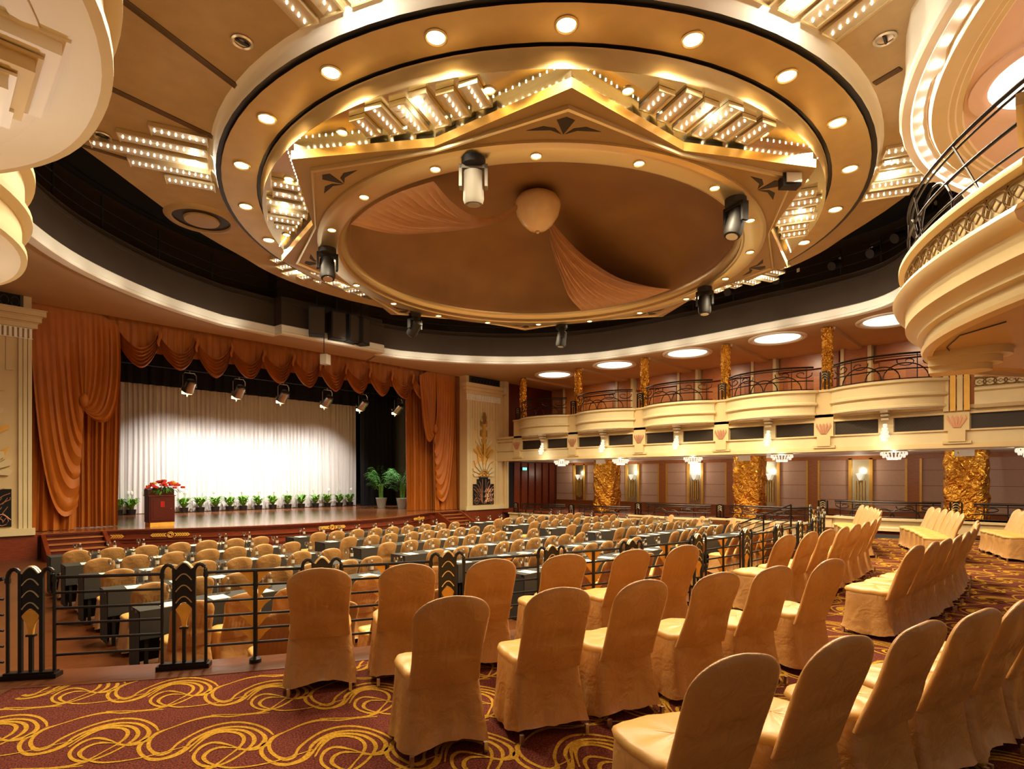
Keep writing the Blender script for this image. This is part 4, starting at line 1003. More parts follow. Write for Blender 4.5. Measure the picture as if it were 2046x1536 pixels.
for j in range(6):
    y = PIL[j]
    if j in (0,): continue
    t = thing('mirror_niche', 'tall gold framed mirror niche with fluted rods on the gallery wall, %s from the stage' % NTH[5 - j], 'wall niche', (25.9, y, .3), 0, 'mirror niches on the gallery wall')
    q = MB(); q.box(25.9, 25.95, y - .3, y + .3, .36, 2.34); q.build('mirror', M_mirror, t)
    for s_ in (-1, 1): q = MB(); q.box(25.85, 25.95, y + s_ * .36 - .06, y + s_ * .36 + .06, .3, 2.4); q.build('frame', M_goldp, t)
    q = MB()
    for k in range(4): q.tube([(25.86, y - .15 + .1 * k, .5 + .06 * abs(k - 1.5)), (25.86, y - .15 + .1 * k, 1.5)], .018, 6)
    q.build('rods', M_leaf, t)
    t2 = thing('wall_sconce', 'glowing crystal wall sconce on the mirror niche, %s from the stage' % NTH[5 - j], 'wall lamp', (25.8, y, 1.6), 0, 'crystal sconces in the niches')
    q = MB(); q.lathe([(0, 1.5), (.06, 1.56), (.13, 1.75), (.15, 1.78), (0, 1.8)], (25.74, y), 12); q.build('shade', M_crystal, t2)
    q = MB(); q.tube([(25.74, y, 1.5), (25.8, y, 1.44), (25.9, y, 1.5)], .02, 6); q.build('arm', M_leaf, t2)
    light('POINT', (25.5, y, 1.9), 9, WARM2, .05)
for k, yc in enumerate((17.4, 13.98, 10.5, 7.02, 3.54, .2)):
    x = 22.0; lab = 'crystal ceiling chandelier under the right balcony, %s from the stage' % NTH[k]
    t = thing('crystal_chandelier', lab, 'chandelier', (x, yc, 2.5), 0, 'crystal chandeliers of the lower gallery')
    q = MB(); q.lathe([(.36, 0), (.38, -.03), (.3, -.05), (0, -.05)], (x, yc), 20, z=2.5); q.build('plate', M_brass, t)
    for r, z0, z1 in ((.36, -.04, -.16), (.3, -.1, -.24), (.18, -.2, -.3)):
        q = MB()
        for i in range(20):
            a = 2 * PI * i / 20; q.ball((x + r * C_(a), yc + r * S(a), 2.5 + (z0 + z1) / 2), .028, .028, (z0 - z1) / 2, 5, 4)
        q.build('crystal_ring', M_crystal, t, fix=False)
    light('POINT', (x, yc, 2.16), 32, WARM2, .03)
# end of the gallery next to the stage
b = MB(); b.box(21.5, 26, 20.9, 21., -.7, 6.7); b.build('wall_gallery_end', M_mahogd, kind='structure')
for k in range(6):
    b = MB(); b.box(22.2 + .6 * k, 22.65 + .6 * k, 20.82, 20.9, -.1, 2.45); b.build('trim_%d' % (70 + k), M_mahog, kind='structure')
b = MB(); b.box(21.52, 22.1, 20.8, 20.88, -.4, 2.44); b.build('side_curtain', M_blackcloth, label='narrow black curtain beside the right gilded panel under the balcony', cat='curtain')
t = thing('exit_sign', 'small green lit exit sign high on the dark gallery wall', 'sign', (22.95, 20.7, 2.05))
q = MB(); q.box(22.75, 23.15, 20.74, 20.82, 2.02, 2.2); q.build('case', M_spk, t)
q = MB(); q.box(22.78, 23.12, 20.73, 20.74, 2.04, 2.18); q.build('face', M_exit, t)
# gallery parapets with iron railings
ZP = [.38, .12, .08, -.1, -.12]
PPROF = lambda zb, zp: [(.0, zb), (.05, zb), (.05, zb + .1), (0, zb + .13), (0, zp - .16), (.03, zp - .12), (.05, zp - .08), (.09, zp - .06), (.09, zp), (-.25, zp)]
tt = thing('wall_parapet', 'cream plinth below the gallery railings', None, (XF, 9, -.7), kind='structure')
for j in range(5):
    zp = ZP[j]; path = bay_path(PIL[j] + .3, PIL[j + 1] - .3, d0=.25, d1=.4); zb = -.7 if j > 0 else 0.
    q = MB(); q.grid(sweep(path, PPROF(zb, zp), IDR)); q.build('bay_plinth', M_cream, tt)
    q = MB(); q.box(XF - .32, XF + .3, PIL[j + 1] - .3, PIL[j + 1] + .3, -.7, zp, 0); q.box(XF - .38, XF + .3, PIL[j + 1] - .34, PIL[j + 1] + .34, zp - .07, zp, 0); q.build('pier', M_cream2, tt)
    t = thing('gallery_railing', 'black iron balustrade on the cream plinth under the right balcony bay ' + WHERE[j], 'railing', (XF - .3, (PIL[j] + PIL[j + 1]) / 2, zp), 0, 'iron balustrades of the lower gallery')
    iron_rail(t, offp(path[1:-1], -.12), zp, zp + .48, IDR); fan_post(t, (XF - .15, PIL[j + 1]), IDR, zp, zp + .5)
zp = ZP[0]; q = MB(); q.box(XF - .4, XF + .3, -3, PIL[0] + .3, 0, zp); q.box(XF - .46, XF + .3, -3, PIL[0] + .3, zp - .07, zp); q.build('pier', M_cream2, tt)
t = thing('gallery_railing', 'straight black iron balustrade at the right edge beside the nearest foil column', 'railing', (XF, 0, zp), 0, 'iron balustrades of the lower gallery')
iron_rail(t, [(XF - .2, -2.2 + .2 * i) for i in range(19)], zp, zp + .48, IDR); fan_post(t, (XF - .2, PIL[0]), IDR, zp, zp + .55)
b = MB(); b.box(20.3, 20.8, -3, 9, -.1, 0); b.build('trim_11', M_wood, kind='structure')
# fluted gold pier and lattice parapet beyond the last bay of the right balcony
t = thing('trim_12', 'fluted gold pier at the rear end of the right balcony', None, (XF, 1.8, 3.5), kind='structure')
for k in range(4):
    q = MB(); q.box(XF - .14 + .02 * (k % 2), XF + .2, 1.5 + .16 * k, 1.63 + .16 * k, 3.55, 6.69); q.build('flute', M_goldp if k % 2 == 0 else M_cream2, t)
M_lat = mat('lattice_bronze', '#7d5e2e', .5, metal=.1)
def lattice_strip(path, z0, z1, parent, MX=IDR, step=.22):
    """pierced quatrefoil-like tracery along a curved strip"""
    L = [0]
    for i in range(len(path) - 1): L.append(L[-1] + math.dist(path[i], path[i + 1]))
    def P(s_, z):
        s_ = min(max(s_, 0), L[-1] - 1e-6); i = 0
        while L[i + 1] < s_: i += 1
        f = (s_ - L[i]) / (L[i + 1] - L[i]); return (path[i][0] + (path[i + 1][0] - path[i][0]) * f, path[i][1] + (path[i + 1][1] - path[i][1]) * f, z)
    h = (z1 - z0) / 2; zc = (z0 + z1) / 2; n = int(L[-1] / step); q = MB()
    for k in range(n):
        c = (k + .5) * L[-1] / n; r = step * .5
        q.tube([P(c + r * 1.25 * C_(2 * PI * i / 14), zc + h * .97 * S(2 * PI * i / 14)) for i in range(14)], .011, 4, closed=True)
        q.tube([P(c - r * .5, zc), P(c, zc + h * .45), P(c + r * .5, zc), P(c, zc - h * .45)], .010, 4, closed=True)
        q.tube([P(c + r - r * .4, zc), P(c + r, z1), P(c + r + r * .4, zc), P(c + r, z0)], .008, 4, closed=True)
    for z in (z0, z1): q.tube([P(L[-1] * i / 60, z) for i in range(61)], .012, 4)
    return q.build('lattice', M_lat, parent, fix=False)
t = thing('wall_balcony_corner', 'cream balcony front with pierced lattice at the rear right corner', None, (XF, 0, 3.7), kind='structure')
pth = [(XF - .08, 1.4 - .3 * i) for i in range(13)]
q = MB(); q.grid([[(x - o, y, z) for x, y in pth] for o, z in ((-.3, 3.6), (0, 3.6), (.05, 3.7), (.02, 3.8), (.02, 4.05), (.08, 4.1), (.08, 4.16), (0, 4.2), (0, 4.46), (.06, 4.48), (.06, 4.56), (-.2, 4.56))]); q.build('front', M_cream, t)
lattice_strip([(x - .015, y) for x, y in pth], 4.22, 4.44, t)

# ------------------------------------------------------------------ rear balcony with lattice parapet, iron rail and its soffit
def rear_path(n=40, x0=7.0, x1=13.8, ym=1.5, k=.115):
    return [(x0 + (x1 - x0) * i / n, ym - k * abs(x0 + (x1 - x0) * i / n - AX) ** 2.05) for i in range(n + 1)]
rp = rear_path()
def offr(path, d):      # towards +y
    o = []
    for i, p in enumerate(path):
        a = Vector(path[max(i - 1, 0)]); c = Vector(path[min(i + 1, len(path) - 1)]); t_ = (c - a).normalized(); o.append((p[0] - t_.y * d, p[1] + t_.x * d))
    return o
t = thing('wall_balcony_rear', 'cream bow-fronted rear balcony with a pierced lattice band', None, (AX, 1, 3.3), kind='structure')
q = MB(); q.grid([[(x, y, z) for x, y in offr(rp, o)] for o, z in ((-.3, 4.56), (.04, 4.56), (.06, 4.53), (.06, 4.48), (.0, 4.45), (-.03, 4.44))]); q.build('cap', M_cream2, t)
q = MB(); q.grid([[(x, y, z) for x, y in offr(rp, o)] for o, z in ((-.05, 4.45), (-.05, 4.15))]); q.build('lattice_backing', M_cream, t)
lattice_strip(offr(rp, -.02), 4.17, 4.43, t, step=.27)
q = MB(); q.grid([[(x, y, z) for x, y in offr(rp, o)] for o, z in ((-.05, 4.16), (.02, 4.15), (.1, 4.12), (.13, 4.06), (.1, 3.98), (.04, 3.94), (.0, 3.92))]); q.build('main_moulding', M_cream2, t)
q = MB(); q.grid([[(x, y, z) for x, y in offr(rp, o)] for o, z in ((.0, 3.93), (-.02, 3.9), (-.02, 3.72), (-.02, 3.70), (-.1, 3.66), (-.16, 3.6), (-.16, 3.56), (-.24, 3.54), (-.24, 3.4))]); q.build('fascia', M_cream, t)
q = MB(); q.grid([[(x, y, z) for x, y in offr(rp, o)] for o, z in ((-.2, 3.4), (-.22, 3.35), (-.34, 3.34), (-.36, 3.4))]); q.build('lip', M_cream2, t)
ip = offr(rp, -.3)
q = MB(); q.add([(x, y, 3.41) for x, y in ip] + [(14.6, -1.2, 3.41), (6.4, -1.2, 3.41)], [tuple(range(len(ip) + 2))]); q.build('soffit', M_soffit, t)
q = MB(); q.tube([(8.6, .3, 3.4), (9.0, .75, 3.395), (9.7, .95, 3.395), (10.6, .95, 3.395)], .008, 4); q.build('cable', M_black, t)
for k, (rr0, z0, z1) in enumerate(((.34, 3.31, 3.41), (.28, 3.21, 3.31), (.22, 3.12, 3.21))):
    y0_, y1_ = .62 + .05 * k, 1.2
    poly = [(10.3 - rr0, y1_), (10.3 - rr0, y0_)] + [(10.3 + rr0 * C_(R_(a)), y0_ + rr0 * S(R_(a))) for a in range(195, 346, 15)] + [(10.3 + rr0, y0_), (10.3 + rr0, y1_)]
    q = MB(); q.prism(poly, z0, z1); q.build('bracket_step', M_cream, t)
q = MB(); q.box(6.3, 7.0, -.4, .1, 3.6, 4.75); q.box(6.24, 7.06, -.4, .16, 4.68, 4.78); q.build('end_pier', M_cream2, t)
t = thing('balcony_railing', 'dark iron railing with hoops along the top of the near rear balcony', 'railing', (AX, 1.2, 4.56))
rr_ = offr(rp, -.06)
q = MB(); q.tube([(x, y, 5.34) for x, y in rr_], .022, 6); q.build('top_rail', M_iron, t)
q = MB(); q.tube([(x, y, 5.30) for x, y in offr(rp, -.1)], .014, 6); q.build('second_rail', M_iron, t)
q = MB(); q.tube([(x, y, 4.98) for x, y in rr_], .02, 6); q.build('mid_rail', M_iron, t)
q = MB(); q.tube([(x, y, 4.72) for x, y in rr_], .014, 6); q.build('lower_rail', M_iron, t)
def rpt(s_, z):
    s_ = min(max(s_, 0), .9999) * (len(rr_) - 1); i = int(s_); return (rr_[i][0] + (rr_[i + 1][0] - rr_[i][0]) * (s_ - i), rr_[i][1] + (rr_[i + 1][1] - rr_[i][1]) * (s_ - i), z)
for c in (.2, .34, .5, .66, .8):
    q = MB(); q.tube([rpt(c + .06 * C_(PI * i / 12), 4.6 + .5 * S(PI * i / 12)) for i in range(13)], .015, 6); q.build('hoop', M_iron, t)
for c in (.12, .28, .42, .58, .74, .9):
    q = MB(); q.tube([rpt(c - .04, 4.56), rpt(c - .015, 4.9), rpt(c + .02, 5.32)], .013, 6); q.build('curved_baluster', M_iron, t)
# soffit bulge over the rear balcony: white lit cove, cream steps, pink panel and disc light
def bow(o, ym=1.51): return [(x, min(y, ym) ) for x, y in offr([(4.6 + 11.6 * i / 60, ym - .095 * (4.6 + 11.6 * i / 60 - AX) ** 2) for i in range(61)], -o)]
t = thing('ceiling_rear', 'bow-fronted soffit over the rear balcony with a lit cove and a pink panel', None, (AX, 1, ZS), kind='structure')
def bowstrip(nm, prof, m_):
    q = MB(); q.grid([[(x, y, z) for x, y in bow(o)] for o, z in prof]); return q.build(nm, m_, t)
bowstrip('outer_lip', ((-.03, ZS + .02), (-.03, ZS - .06), (.0, ZS - .09), (.1, ZS - .09), (.12, ZS - .06)), M_pale)
bowstrip('cove_channel', ((.12, ZS - .06), (.14, ZS + .01), (.3, ZS + .01), (.32, ZS - .05)), M_white)
bowstrip('cream_step', ((.32, ZS - .05), (.34, ZS - .07), (.52, ZS - .07), (.54, ZS - .05), (.6, ZS - .05), (.62, ZS - .03), (.68, ZS - .03), (.7, ZS - .012)), M_cream)
pk = bow(.7); q = MB(); q.add([(x, y, ZS - .012) for x, y in pk] + [(pk[-1][0], -3.3, ZS - .012), (pk[0][0], -3.3, ZS - .012)], [tuple(range(len(pk) + 2))]); q.build('pink_panel', M_pink, t, fix=False)
q = MB(); q.lathe([(1.0, 0), (1., -.04), (.86, -.05), (.8, -.02)], (9.79, -.27), 40, z=ZS - .01); q.build('disc_rim', M_pink, t)
q = MB(); q.lathe([(0, -.016), (.8, -.012)], (9.79, -.27), 40, z=ZS - .01); q.build('disc_glow', M_disc, t)
bp_ = [p for p in bow(.22)]
q0 = None
for k in range(6, 56, 1):
    p = bp_[k]
    if q0 is None:
        q0 = thing('cove_bulb_strip', 'row of small cove bulbs along the bow-fronted soffit over the rear balcony', 'light strip', (AX, 1, ZS))
    for s_ in (0, .5):
        pp = lerp(bp_[k], bp_[k + 1], s_); o = part('bulb', BULBM, q0); o.location = (pp[0] - AX, pp[1] - 1, .0)
    if k % 2 == 0: light('POINT', (p[0], p[1], ZS - .05), LCOVE, WARM2, .02)
b = MB(); b.box(3, 17, -2.7, -2.6, 3.4, 6.7); b.build('wall_rear', M_cherry, kind='structure')
for k, x in enumerate((7.4, 10.4, 13.4)):  # added lamps, out of view, that brighten the pink soffit panel
    t = thing('wall_sconce', 'added unseen fill lamp on the back wall of the rear balcony, %s from the left' % NTH[k], 'wall lamp', (x, -2.5, 5.2), 0, 'added fill lamps of the rear balcony')
    q = MB(); q.lathe([(0, 5.1), (.08, 5.16), (.14, 5.4), (0, 5.42)], (x, -2.44), 12); q.build('shade', M_crystal, t)
    q = MB(); q.tube([(x, -2.44, 5.1), (x, -2.5, 5.05), (x, -2.6, 5.1)], .02, 6); q.build('arm', M_leaf, t)
    light('POINT', (x, -2.2, 5.6), 60, WARM2, .05)
# ------------------------------------------------------------------ black art deco terrace railing
ANG = [-126.65, -122.4, -118.2, -113.8, -109.4, -105.2, -100.7, -96.3, -92.2, -88.3, -84.4, -80.4, -76.3, -72.2, -68.0, -63.6]
post0 = None
def make_post():
    t = thing('railing_post', '', 'railing post')
    q = MB(); q.box(-.2, .2, -.05, .05, 0, .035); q.box(-.18, .18, -.035, .035, .035, .05); q.build('base_plate', M_iron, t, local=True)
    for o in (-.075, .075):
        q = MB(); q.box(o - .013, o + .013, -.014, .014, .05, .84); q.build('flat_bar', M_black, t, local=True)
    for s_ in (-1, 1):
        q = MB(); pts = [(s_ * .165, 0, .05), (s_ * .165, 0, .78)]; q.tube(pts, .013, 6)
        q.tube([(s_ * (.12 + .045 * C_(PI * (1 - i / 8))), 0, .80 + .07 * S(PI * i / 8)) for i in range(9)], .016, 6)
        q.tube([(s_ * .165, 0, .80), (s_ * .165, 0, .76)], .02, 6); q.tube([(s_ * .075, 0, .84), (s_ * .075, 0, .79)], .014, 6)
        q.build('scroll_bar', M_black, t, local=True)
    q = MB(); arc = [(-.062 + .124 * i / 10, .835 + .055 * S(PI * i / 10)) for i in range(11)]
    q.plate([(-.062, .5)] + [(-.062 + .124 * i / 10, .5 + .055 * S(PI * i / 10)) for i in range(1, 10)] + [(.062, .5)] + arc[::-1], (0, -.011, 0), (1, 0, 0), (0, 0, 1), (0, 1, 0), .022); fp_ = q.build('fan_panel', M_black, t, local=True)
    for k, z in enumerate((.835, .74, .645, .55)):
        q = MB()
        for y in (-.014, .014): q.tube([(-.06 + .12 * i / 10, y, z + .053 * S(PI * i / 10)) for i in range(11)], .006 if k else .009, 5)
        q.build('scallop', M_brass, fp_, local=True)
    q = MB(); q.plate([(-.064, .495)] + [(-.064 + .128 * i / 8, .495 + .054 * S(PI * i / 8)) for i in range(1, 8)] + [(.064, .495), (.056, .478), (.04, .455), (.027, .425), (.019, .39), (.015, .345), (-.015, .345), (-.019, .39), (-.027, .425), (-.04, .455), (-.056, .478)], (0, -.012, 0), (1, 0, 0), (0, 0, 1), (0, 1, 0), .024); q.build('gold_fan', M_leaf, t, local=True, label='gold fan-shaped plate')
    q = MB(); q.box(-.013, .013, -.013, .013, .05, .335); q.box(-.032, .032, -.018, .018, .33, .347); q.build('column', M_black, t, local=True)
    return t
for k, a in enumerate(ANG):
    p = pol(RC, 15.0, a, .004); lab = 'black railing post with scalloped fan panel, %s from the left along the terrace' % NTH[k]
    if post0 is None: post0 = make_post(); post0.location = p; post0.rotation_euler = (0, 0, R_(a - 90)); tag(post0, lab, None, 'art deco posts of the terrace railing')
    else: dup(post0, p, R_(a - 90), lab)
ZR = [.80, .675, .55, .425, .30, .175]
for k in range(len(ANG) - 1):
    A = Vector(pol(RC, 15., ANG[k])); B_ = Vector(pol(RC, 15., ANG[k + 1])); d = (B_ - A).normalized(); A2, B2 = A + d * .165, B_ - d * .165; M_ = (A + B_) / 2
    t = thing('terrace_railing', 'black bar railing with gold leaf plates, %s section from the left' % NTH[k], 'railing', (M_.x, M_.y, .0), 0, 'bar panels of the terrace railing')
    for z in ZR:
        q = MB(); q.tube([(A2.x, A2.y, z), (B2.x, B2.y, z)], .014 if z > .79 else .011, 6); q.build('rail', M_black, t)
    if k == 0: continue
    q = MB(); q.tube([(M_.x, M_.y, .01), (M_.x, M_.y, .8)], .019, 8); q.lathe([(.05, 0), (.05, .03), (.02, .05)], (M_.x, M_.y), 10, z=.004); q.build('baluster', M_black, t)
    for i in range(5):
        q = MB()
        for s_ in (-1, 1):
            z1, z0 = ZR[i] - .012, ZR[i + 1] + .012
            q.plate([(s_ * .02, z1), (s_ * .125, z1), (s_ * .08, z1 - .035), (s_ * .045, z0 + .02), (s_ * .02, z0)], (M_.x, M_.y, 0), (d.x, d.y, 0), (0, 0, 1), (-d.y, d.x, 0), .012)
        q.build('leaf_plate', M_leaf, t, label='gold leaf-shaped plates either side of the baluster')
# sloping stair railings at both ends
A = Vector(pol(RC, 15., ANG[0])); d = Vector(pol(RC, 15., ANG[0] - 4)) - A; d.normalize()
t = thing('stair_railing', 'black stair railing with zigzag bars at the left edge of the terrace', 'railing', (A.x, A.y, 0))
q = MB(); q.tube([(A.x + d.x * .2, A.y + d.y * .2, .80), (A.x + d.x * 1.5, A.y + d.y * 1.5, .42)], .016, 6); q.build('handrail', M_black, t)
for i in range(5):
    z1, z0 = ZR[i + 1] + .03, ZR[i + 1] - .04
    q = MB(); pts = []
    for c in range(7):
        s_ = .2 + .16 * c; zz = (z1 if c % 2 else z0) - .29 * max(0, s_ - .2); pts.append((A.x + d.x * s_, A.y + d.y * s_, zz))
    q.tube(pts, .011, 5); q.build('zigzag_bar', M_black, t)
for s_ in (.55, 1.5):
    q = MB(); q.tube([(A.x + d.x * s_, A.y + d.y * s_, -.3), (A.x + d.x * s_, A.y + d.y * s_, .78 - .29 * (s_ - .2))], .016, 6); q.build('newel', M_black, t)
t = thing('stair_railing', 'black sloping handrail of the right terrace steps in front of the gallery plinth', 'railing', (16.15, 4.9, 0))
H0, H1 = Vector((16.15, 4.92, .88)), Vector((17.15, 6.7, .2))
for dz in (0, -.14, -.28, -.42, -.56):
    q = MB(); q.tube([tuple(H0 + Vector((0, 0, dz))), tuple(H1 + Vector((0, 0, dz)))], .022 if dz == 0 else .013, 6); q.build('rail', M_iron, t)
for s_ in (0, .5, 1):
    p = H0.lerp(H1, s_); q = MB(); q.tube([(p.x, p.y, p.z), (p.x, p.y, p.z - .86)], .025, 6); q.build('newel', M_iron, t)

# ------------------------------------------------------------------ covered banquet chairs
def chair_meshes(seed):
    rr = random.Random(seed); ph = [rr.uniform(0, 6.28) for _ in range(8)]
    def sup(a, hx, yf, yb, e=5.):
        c, s_ = C_(a), S(a); k = (abs(c) ** e + abs(s_) ** e) ** (1 / e); x = hx * c / k; yy = s_ / k; return x, (yf if yy > 0 else -yb) * abs(yy)
    N = 44; rows = []
    for z, hx, yf, yb in ((.452, .212, .232, .185), (.44, .222, .242, .198), (.40, .229, .247, .208), (.32, .235, .252, .228), (.24, .242, .258, .25), (.16, .250, .266, .272), (.09, .258, .274, .29), (.045, .265, .282, .304)):
        row = []; dn = 1 - z / .45
        for i in range(N):
            a = 2 * PI * (i + .5) / N; x, y = sup(a, hx * (1 + .0 * dn), yf, yb); zz = z
            if y < -.1: y += .1 * (1 - (abs(x) / hx) ** 2.2) * S(PI * min(1, dn * .72)) * (1 if dn > 0 else 0)
            if y > .1: y -= .03 * (1 - (abs(x) / hx) ** 2) * S(PI * dn * .9)
            rip = .009 * dn * (S(9 * a + ph[0]) + .7 * S(15 * a + ph[1] + 4 * z) + .5 * S(23 * a + ph[2]))
            k = math.hypot(x, y); x += x / k * rip; y += y / k * rip
            if z < .06: zz += .022 * (1 - max(abs(x) / hx, 0) ** 4) * (1 if abs(y) > .2 else .6) - .012 * S(4 * a + ph[3])
            row.append((x, y, zz))
        rows.append(row)
    q = MB(); q.grid(rows, cu=True); sk = q.mesh('skirt', M_fabric, 60)
    q = MB(); rows = []
    for r, z in ((1.0, .437), (1.02, .452), (.99, .470), (.93, .481), (.75, .488), (.4, .492), (.02, .493)):
        rows.append([(lambda p: (p[0], p[1] + .015, z + .004 * S(7 * a_ + ph[4])))(sup(a_, .226 * r, .24 * r, .205 * r)) for a_ in [2 * PI * i / 32 for i in range(32)]])
    q.grid(rows, cu=True); st = q.mesh('seat', M_fabric2, 60)
    q = MB(); NU, NV = 40, 26
    for sd in (-1, 1):
        rows = []
        for j in range(NV + 1):
            v = S(PI / 2 * j / NV) if j > NV * .5 else S(PI / 2 * .5) * j / (NV * .5); row = []
            for i in range(NU + 1):
                u = S(PI / 2 * (2 * i / NU - 1)); zt = .85 + .1 * max(0, 1 - abs(u) ** 4) ** .5 - .035 * abs(u) ** 1.5; z = .40 + v * (zt - .40)
                W = .224 - .012 * S(PI * min(1, max(0, (z - .4) / .4))) + .004 * S(9 * z + ph[5])
                T = .038 * max(0, 1 - abs(u) ** 5) ** .5 * max(0, 1 - max(0, v) ** 9) ** .5
                y = -.185 - .36 * max(-.05, z - .45) + sd * T
                if sd < 0: y += .016 * (1 - u * u) * math.exp(-((z - .62) / .035) ** 2) + .007 * S(30 * u + ph[6] + 2 * S(6 * z)) * math.exp(-((z - .6 - .05 * S(ph[0])) / .08) ** 2) * (1 - u * u) ** 1.5 + .006 * S(14 * z + 5 * u + ph[1]) * abs(u) * max(0, 1 - abs(u) ** 5) * max(0, 1 - max(0, v) ** 9)
                y += .004 * S(5 * u + 11 * z + ph[7])
                row.append((u * W, y, z))
            rows.append(row)
        q.grid(rows)
    bk = q.mesh('backrest', M_fabric, 60)
    lg = []
    for sx, y in ((-1, -.272), (1, -.272), (-1, .235), (1, .235)):
        q = MB(); q.obox((sx * .218, y), (1, 0), (0, 1), .011, .011, 0, .06); lg.append(q.mesh('leg', M_silver, 0))
    return sk, st, bk, lg
CM = [chair_meshes(k) for k in range(5)]
def make_chair(k, legs, nm='banquet_chair'):
    t = thing(nm, '', 'chair'); sk, st, bk, lg = CM[k]
    part('skirt', sk, t); part('seat', st, t); part('backrest', bk, t)
    if legs:
        for m in lg: part('leg', m, t)
    return t
protoL = [make_chair(k, True) for k in range(5)]; protoS = [make_chair(k, False) for k in range(5)]
firstL = [True] * 5; firstS = [True] * 5; nch = 0
def place_chair(x, y, z, rz, lab, grp, big, tilt=0):
    global nch; nch += 1; k = (nch * 3) % 5; P_, F_ = (protoL, firstL) if big else (protoS, firstS)
    if F_[k]: o = P_[k]; F_[k] = False; o.location = (x, y, z); o.rotation_euler = (0, 0, rz); o['label'] = lab; o['group'] = grp
    else: o = dup(P_[k], (x, y, z), rz, lab, grp)
    return o
ROWS = {
    'front': (16.0, [[-118.22, -115.89, -113.48, -110.97, -108.39, -106.0], [-99.52, -97.4, -95.4, -93.3, -91.3, -89.1, -86.8, -84.2], [-76.3, -74.3, -72.5, -70.7, -68.9, -67.0]]),
    'middle': (17.27, [[-115.91, -113.6, -111.65, -109.4, -107.4, -105.0], [-99.51, -97.9, -96.2, -94.4, -92.6, -90.7, -88.7, -86.6, -84.4], [-77.2, -75.5, -73.8, -72.1, -70.4, -68.8]]),
    'rear': (18.66, [[-113.56, -111.82, -110.08, -108.4, -106.9, -105.3, -103.7], [], [-73.9, -72.7, -71.4, -70.1]])}
SEC = ['nearest block', 'middle block', 'far block by the gallery']
for rn, (rad, secs) in ROWS.items():
    for s_, angs in enumerate(secs):
        for i, a in enumerate(angs):
            rr_ = rad - .36; p = pol(RC, rr_, a); jit = rnd.uniform(-3, 3)
            lab = 'gold satin covered chair, %s from the left, %s terrace row, %s' % (NTH[i], rn, SEC[s_])
            place_chair(p[0], p[1], .0, R_(a - 270 + jit), lab, 'covered chairs on the terrace', True)

# ------------------------------------------------------------------ long tables on the main floor with their place settings
ZF = -.7
ROWY = [6.0, 7.6, 9.2, 10.8, 12.4, 14.0]      # near edge of each table row
BL = [('left', 1.75, 5.75, 2.08, .56, 7), ('centre', 6.62, 11.75, 6.86, .565, 9), ('right', 13.15, 18.4, 13.28, .565, 9)]
def tcloth(L, D):
    vs = MB(); nx = 24
    def fold(i, k): return .006 * S(i * 1.9 + k)
    T = .755
    vs.grid([[(-L / 2 + L * i / nx, -.006 + fold(i, 0) * (1 if z < .6 else 0), z) for i in range(nx + 1)] for z in (.42, .6, T)] + [[(-L / 2 + L * i / nx, D / 2, T + .001) for i in range(nx + 1)], [(-L / 2 + L * i / nx, D, T) for i in range(nx + 1)]] + [[(-L / 2 + L * i / nx, D + .006 + fold(i, 2), z) for i in range(nx + 1)] for z in (.4, .04)])
    for s_ in (-1, 1): vs.grid([[(s_ * (L / 2 + .006 + (.005 * S(i * 2.2) if z < .6 else 0)), D * i / 8, z) for i in range(9)] for z in (.04, .4, T)])
    return vs.mesh('tablecloth', M_cloth, 40)
GL = MB(); GL.lathe([(.034, 0), (.033, .004), (.006, .008), (.0045, .09), (.012, .105), (.033, .13), (.041, .165), (.036, .205), (.033, .205), (.036, .165), (.028, .13), (.002, .108)], n=12); GLM = GL.mesh('wine_glass', M_glass)
M_water = clear('bottle_plastic', '#ece7da', .3)
BO = MB(); BO.lathe([(0, 0), (.03, .0), (.032, .01), (.032, .055)], n=10, m=0); BO.lathe([(.0322, .055), (.0325, .115)], n=10, m=1); BO.lathe([(.032, .115), (.031, .14), (.014, .175), (.013, .185)], n=10, m=0); BO.lathe([(.016, .185), (.016, .205), (0, .206)], n=10, m=1); BOM = BO.mesh('water_bottle', [M_water, mat('bottle_label', '#b9b2a0', .5)])
PA = MB(); PA.box(-.105, .105, -.14, .14, 0, .006); PAM = PA.mesh('notepad', M_paper, 0)
def single(nm, me, lab, cat, grp, loc, rz):
    o = bpy.data.objects.new(nm, me); COL.objects.link(o); o.location = loc; o.rotation_euler = (0, 0, rz); tag(o, lab, cat, grp); return o
LG = MB(); LG.box(-.02, .02, -.02, .02, 0, .72); LGM = LG.mesh('leg', M_black, 0)
tcache = {}
RNAME = ['first', 'second', 'third', 'fourth', 'fifth', 'sixth']
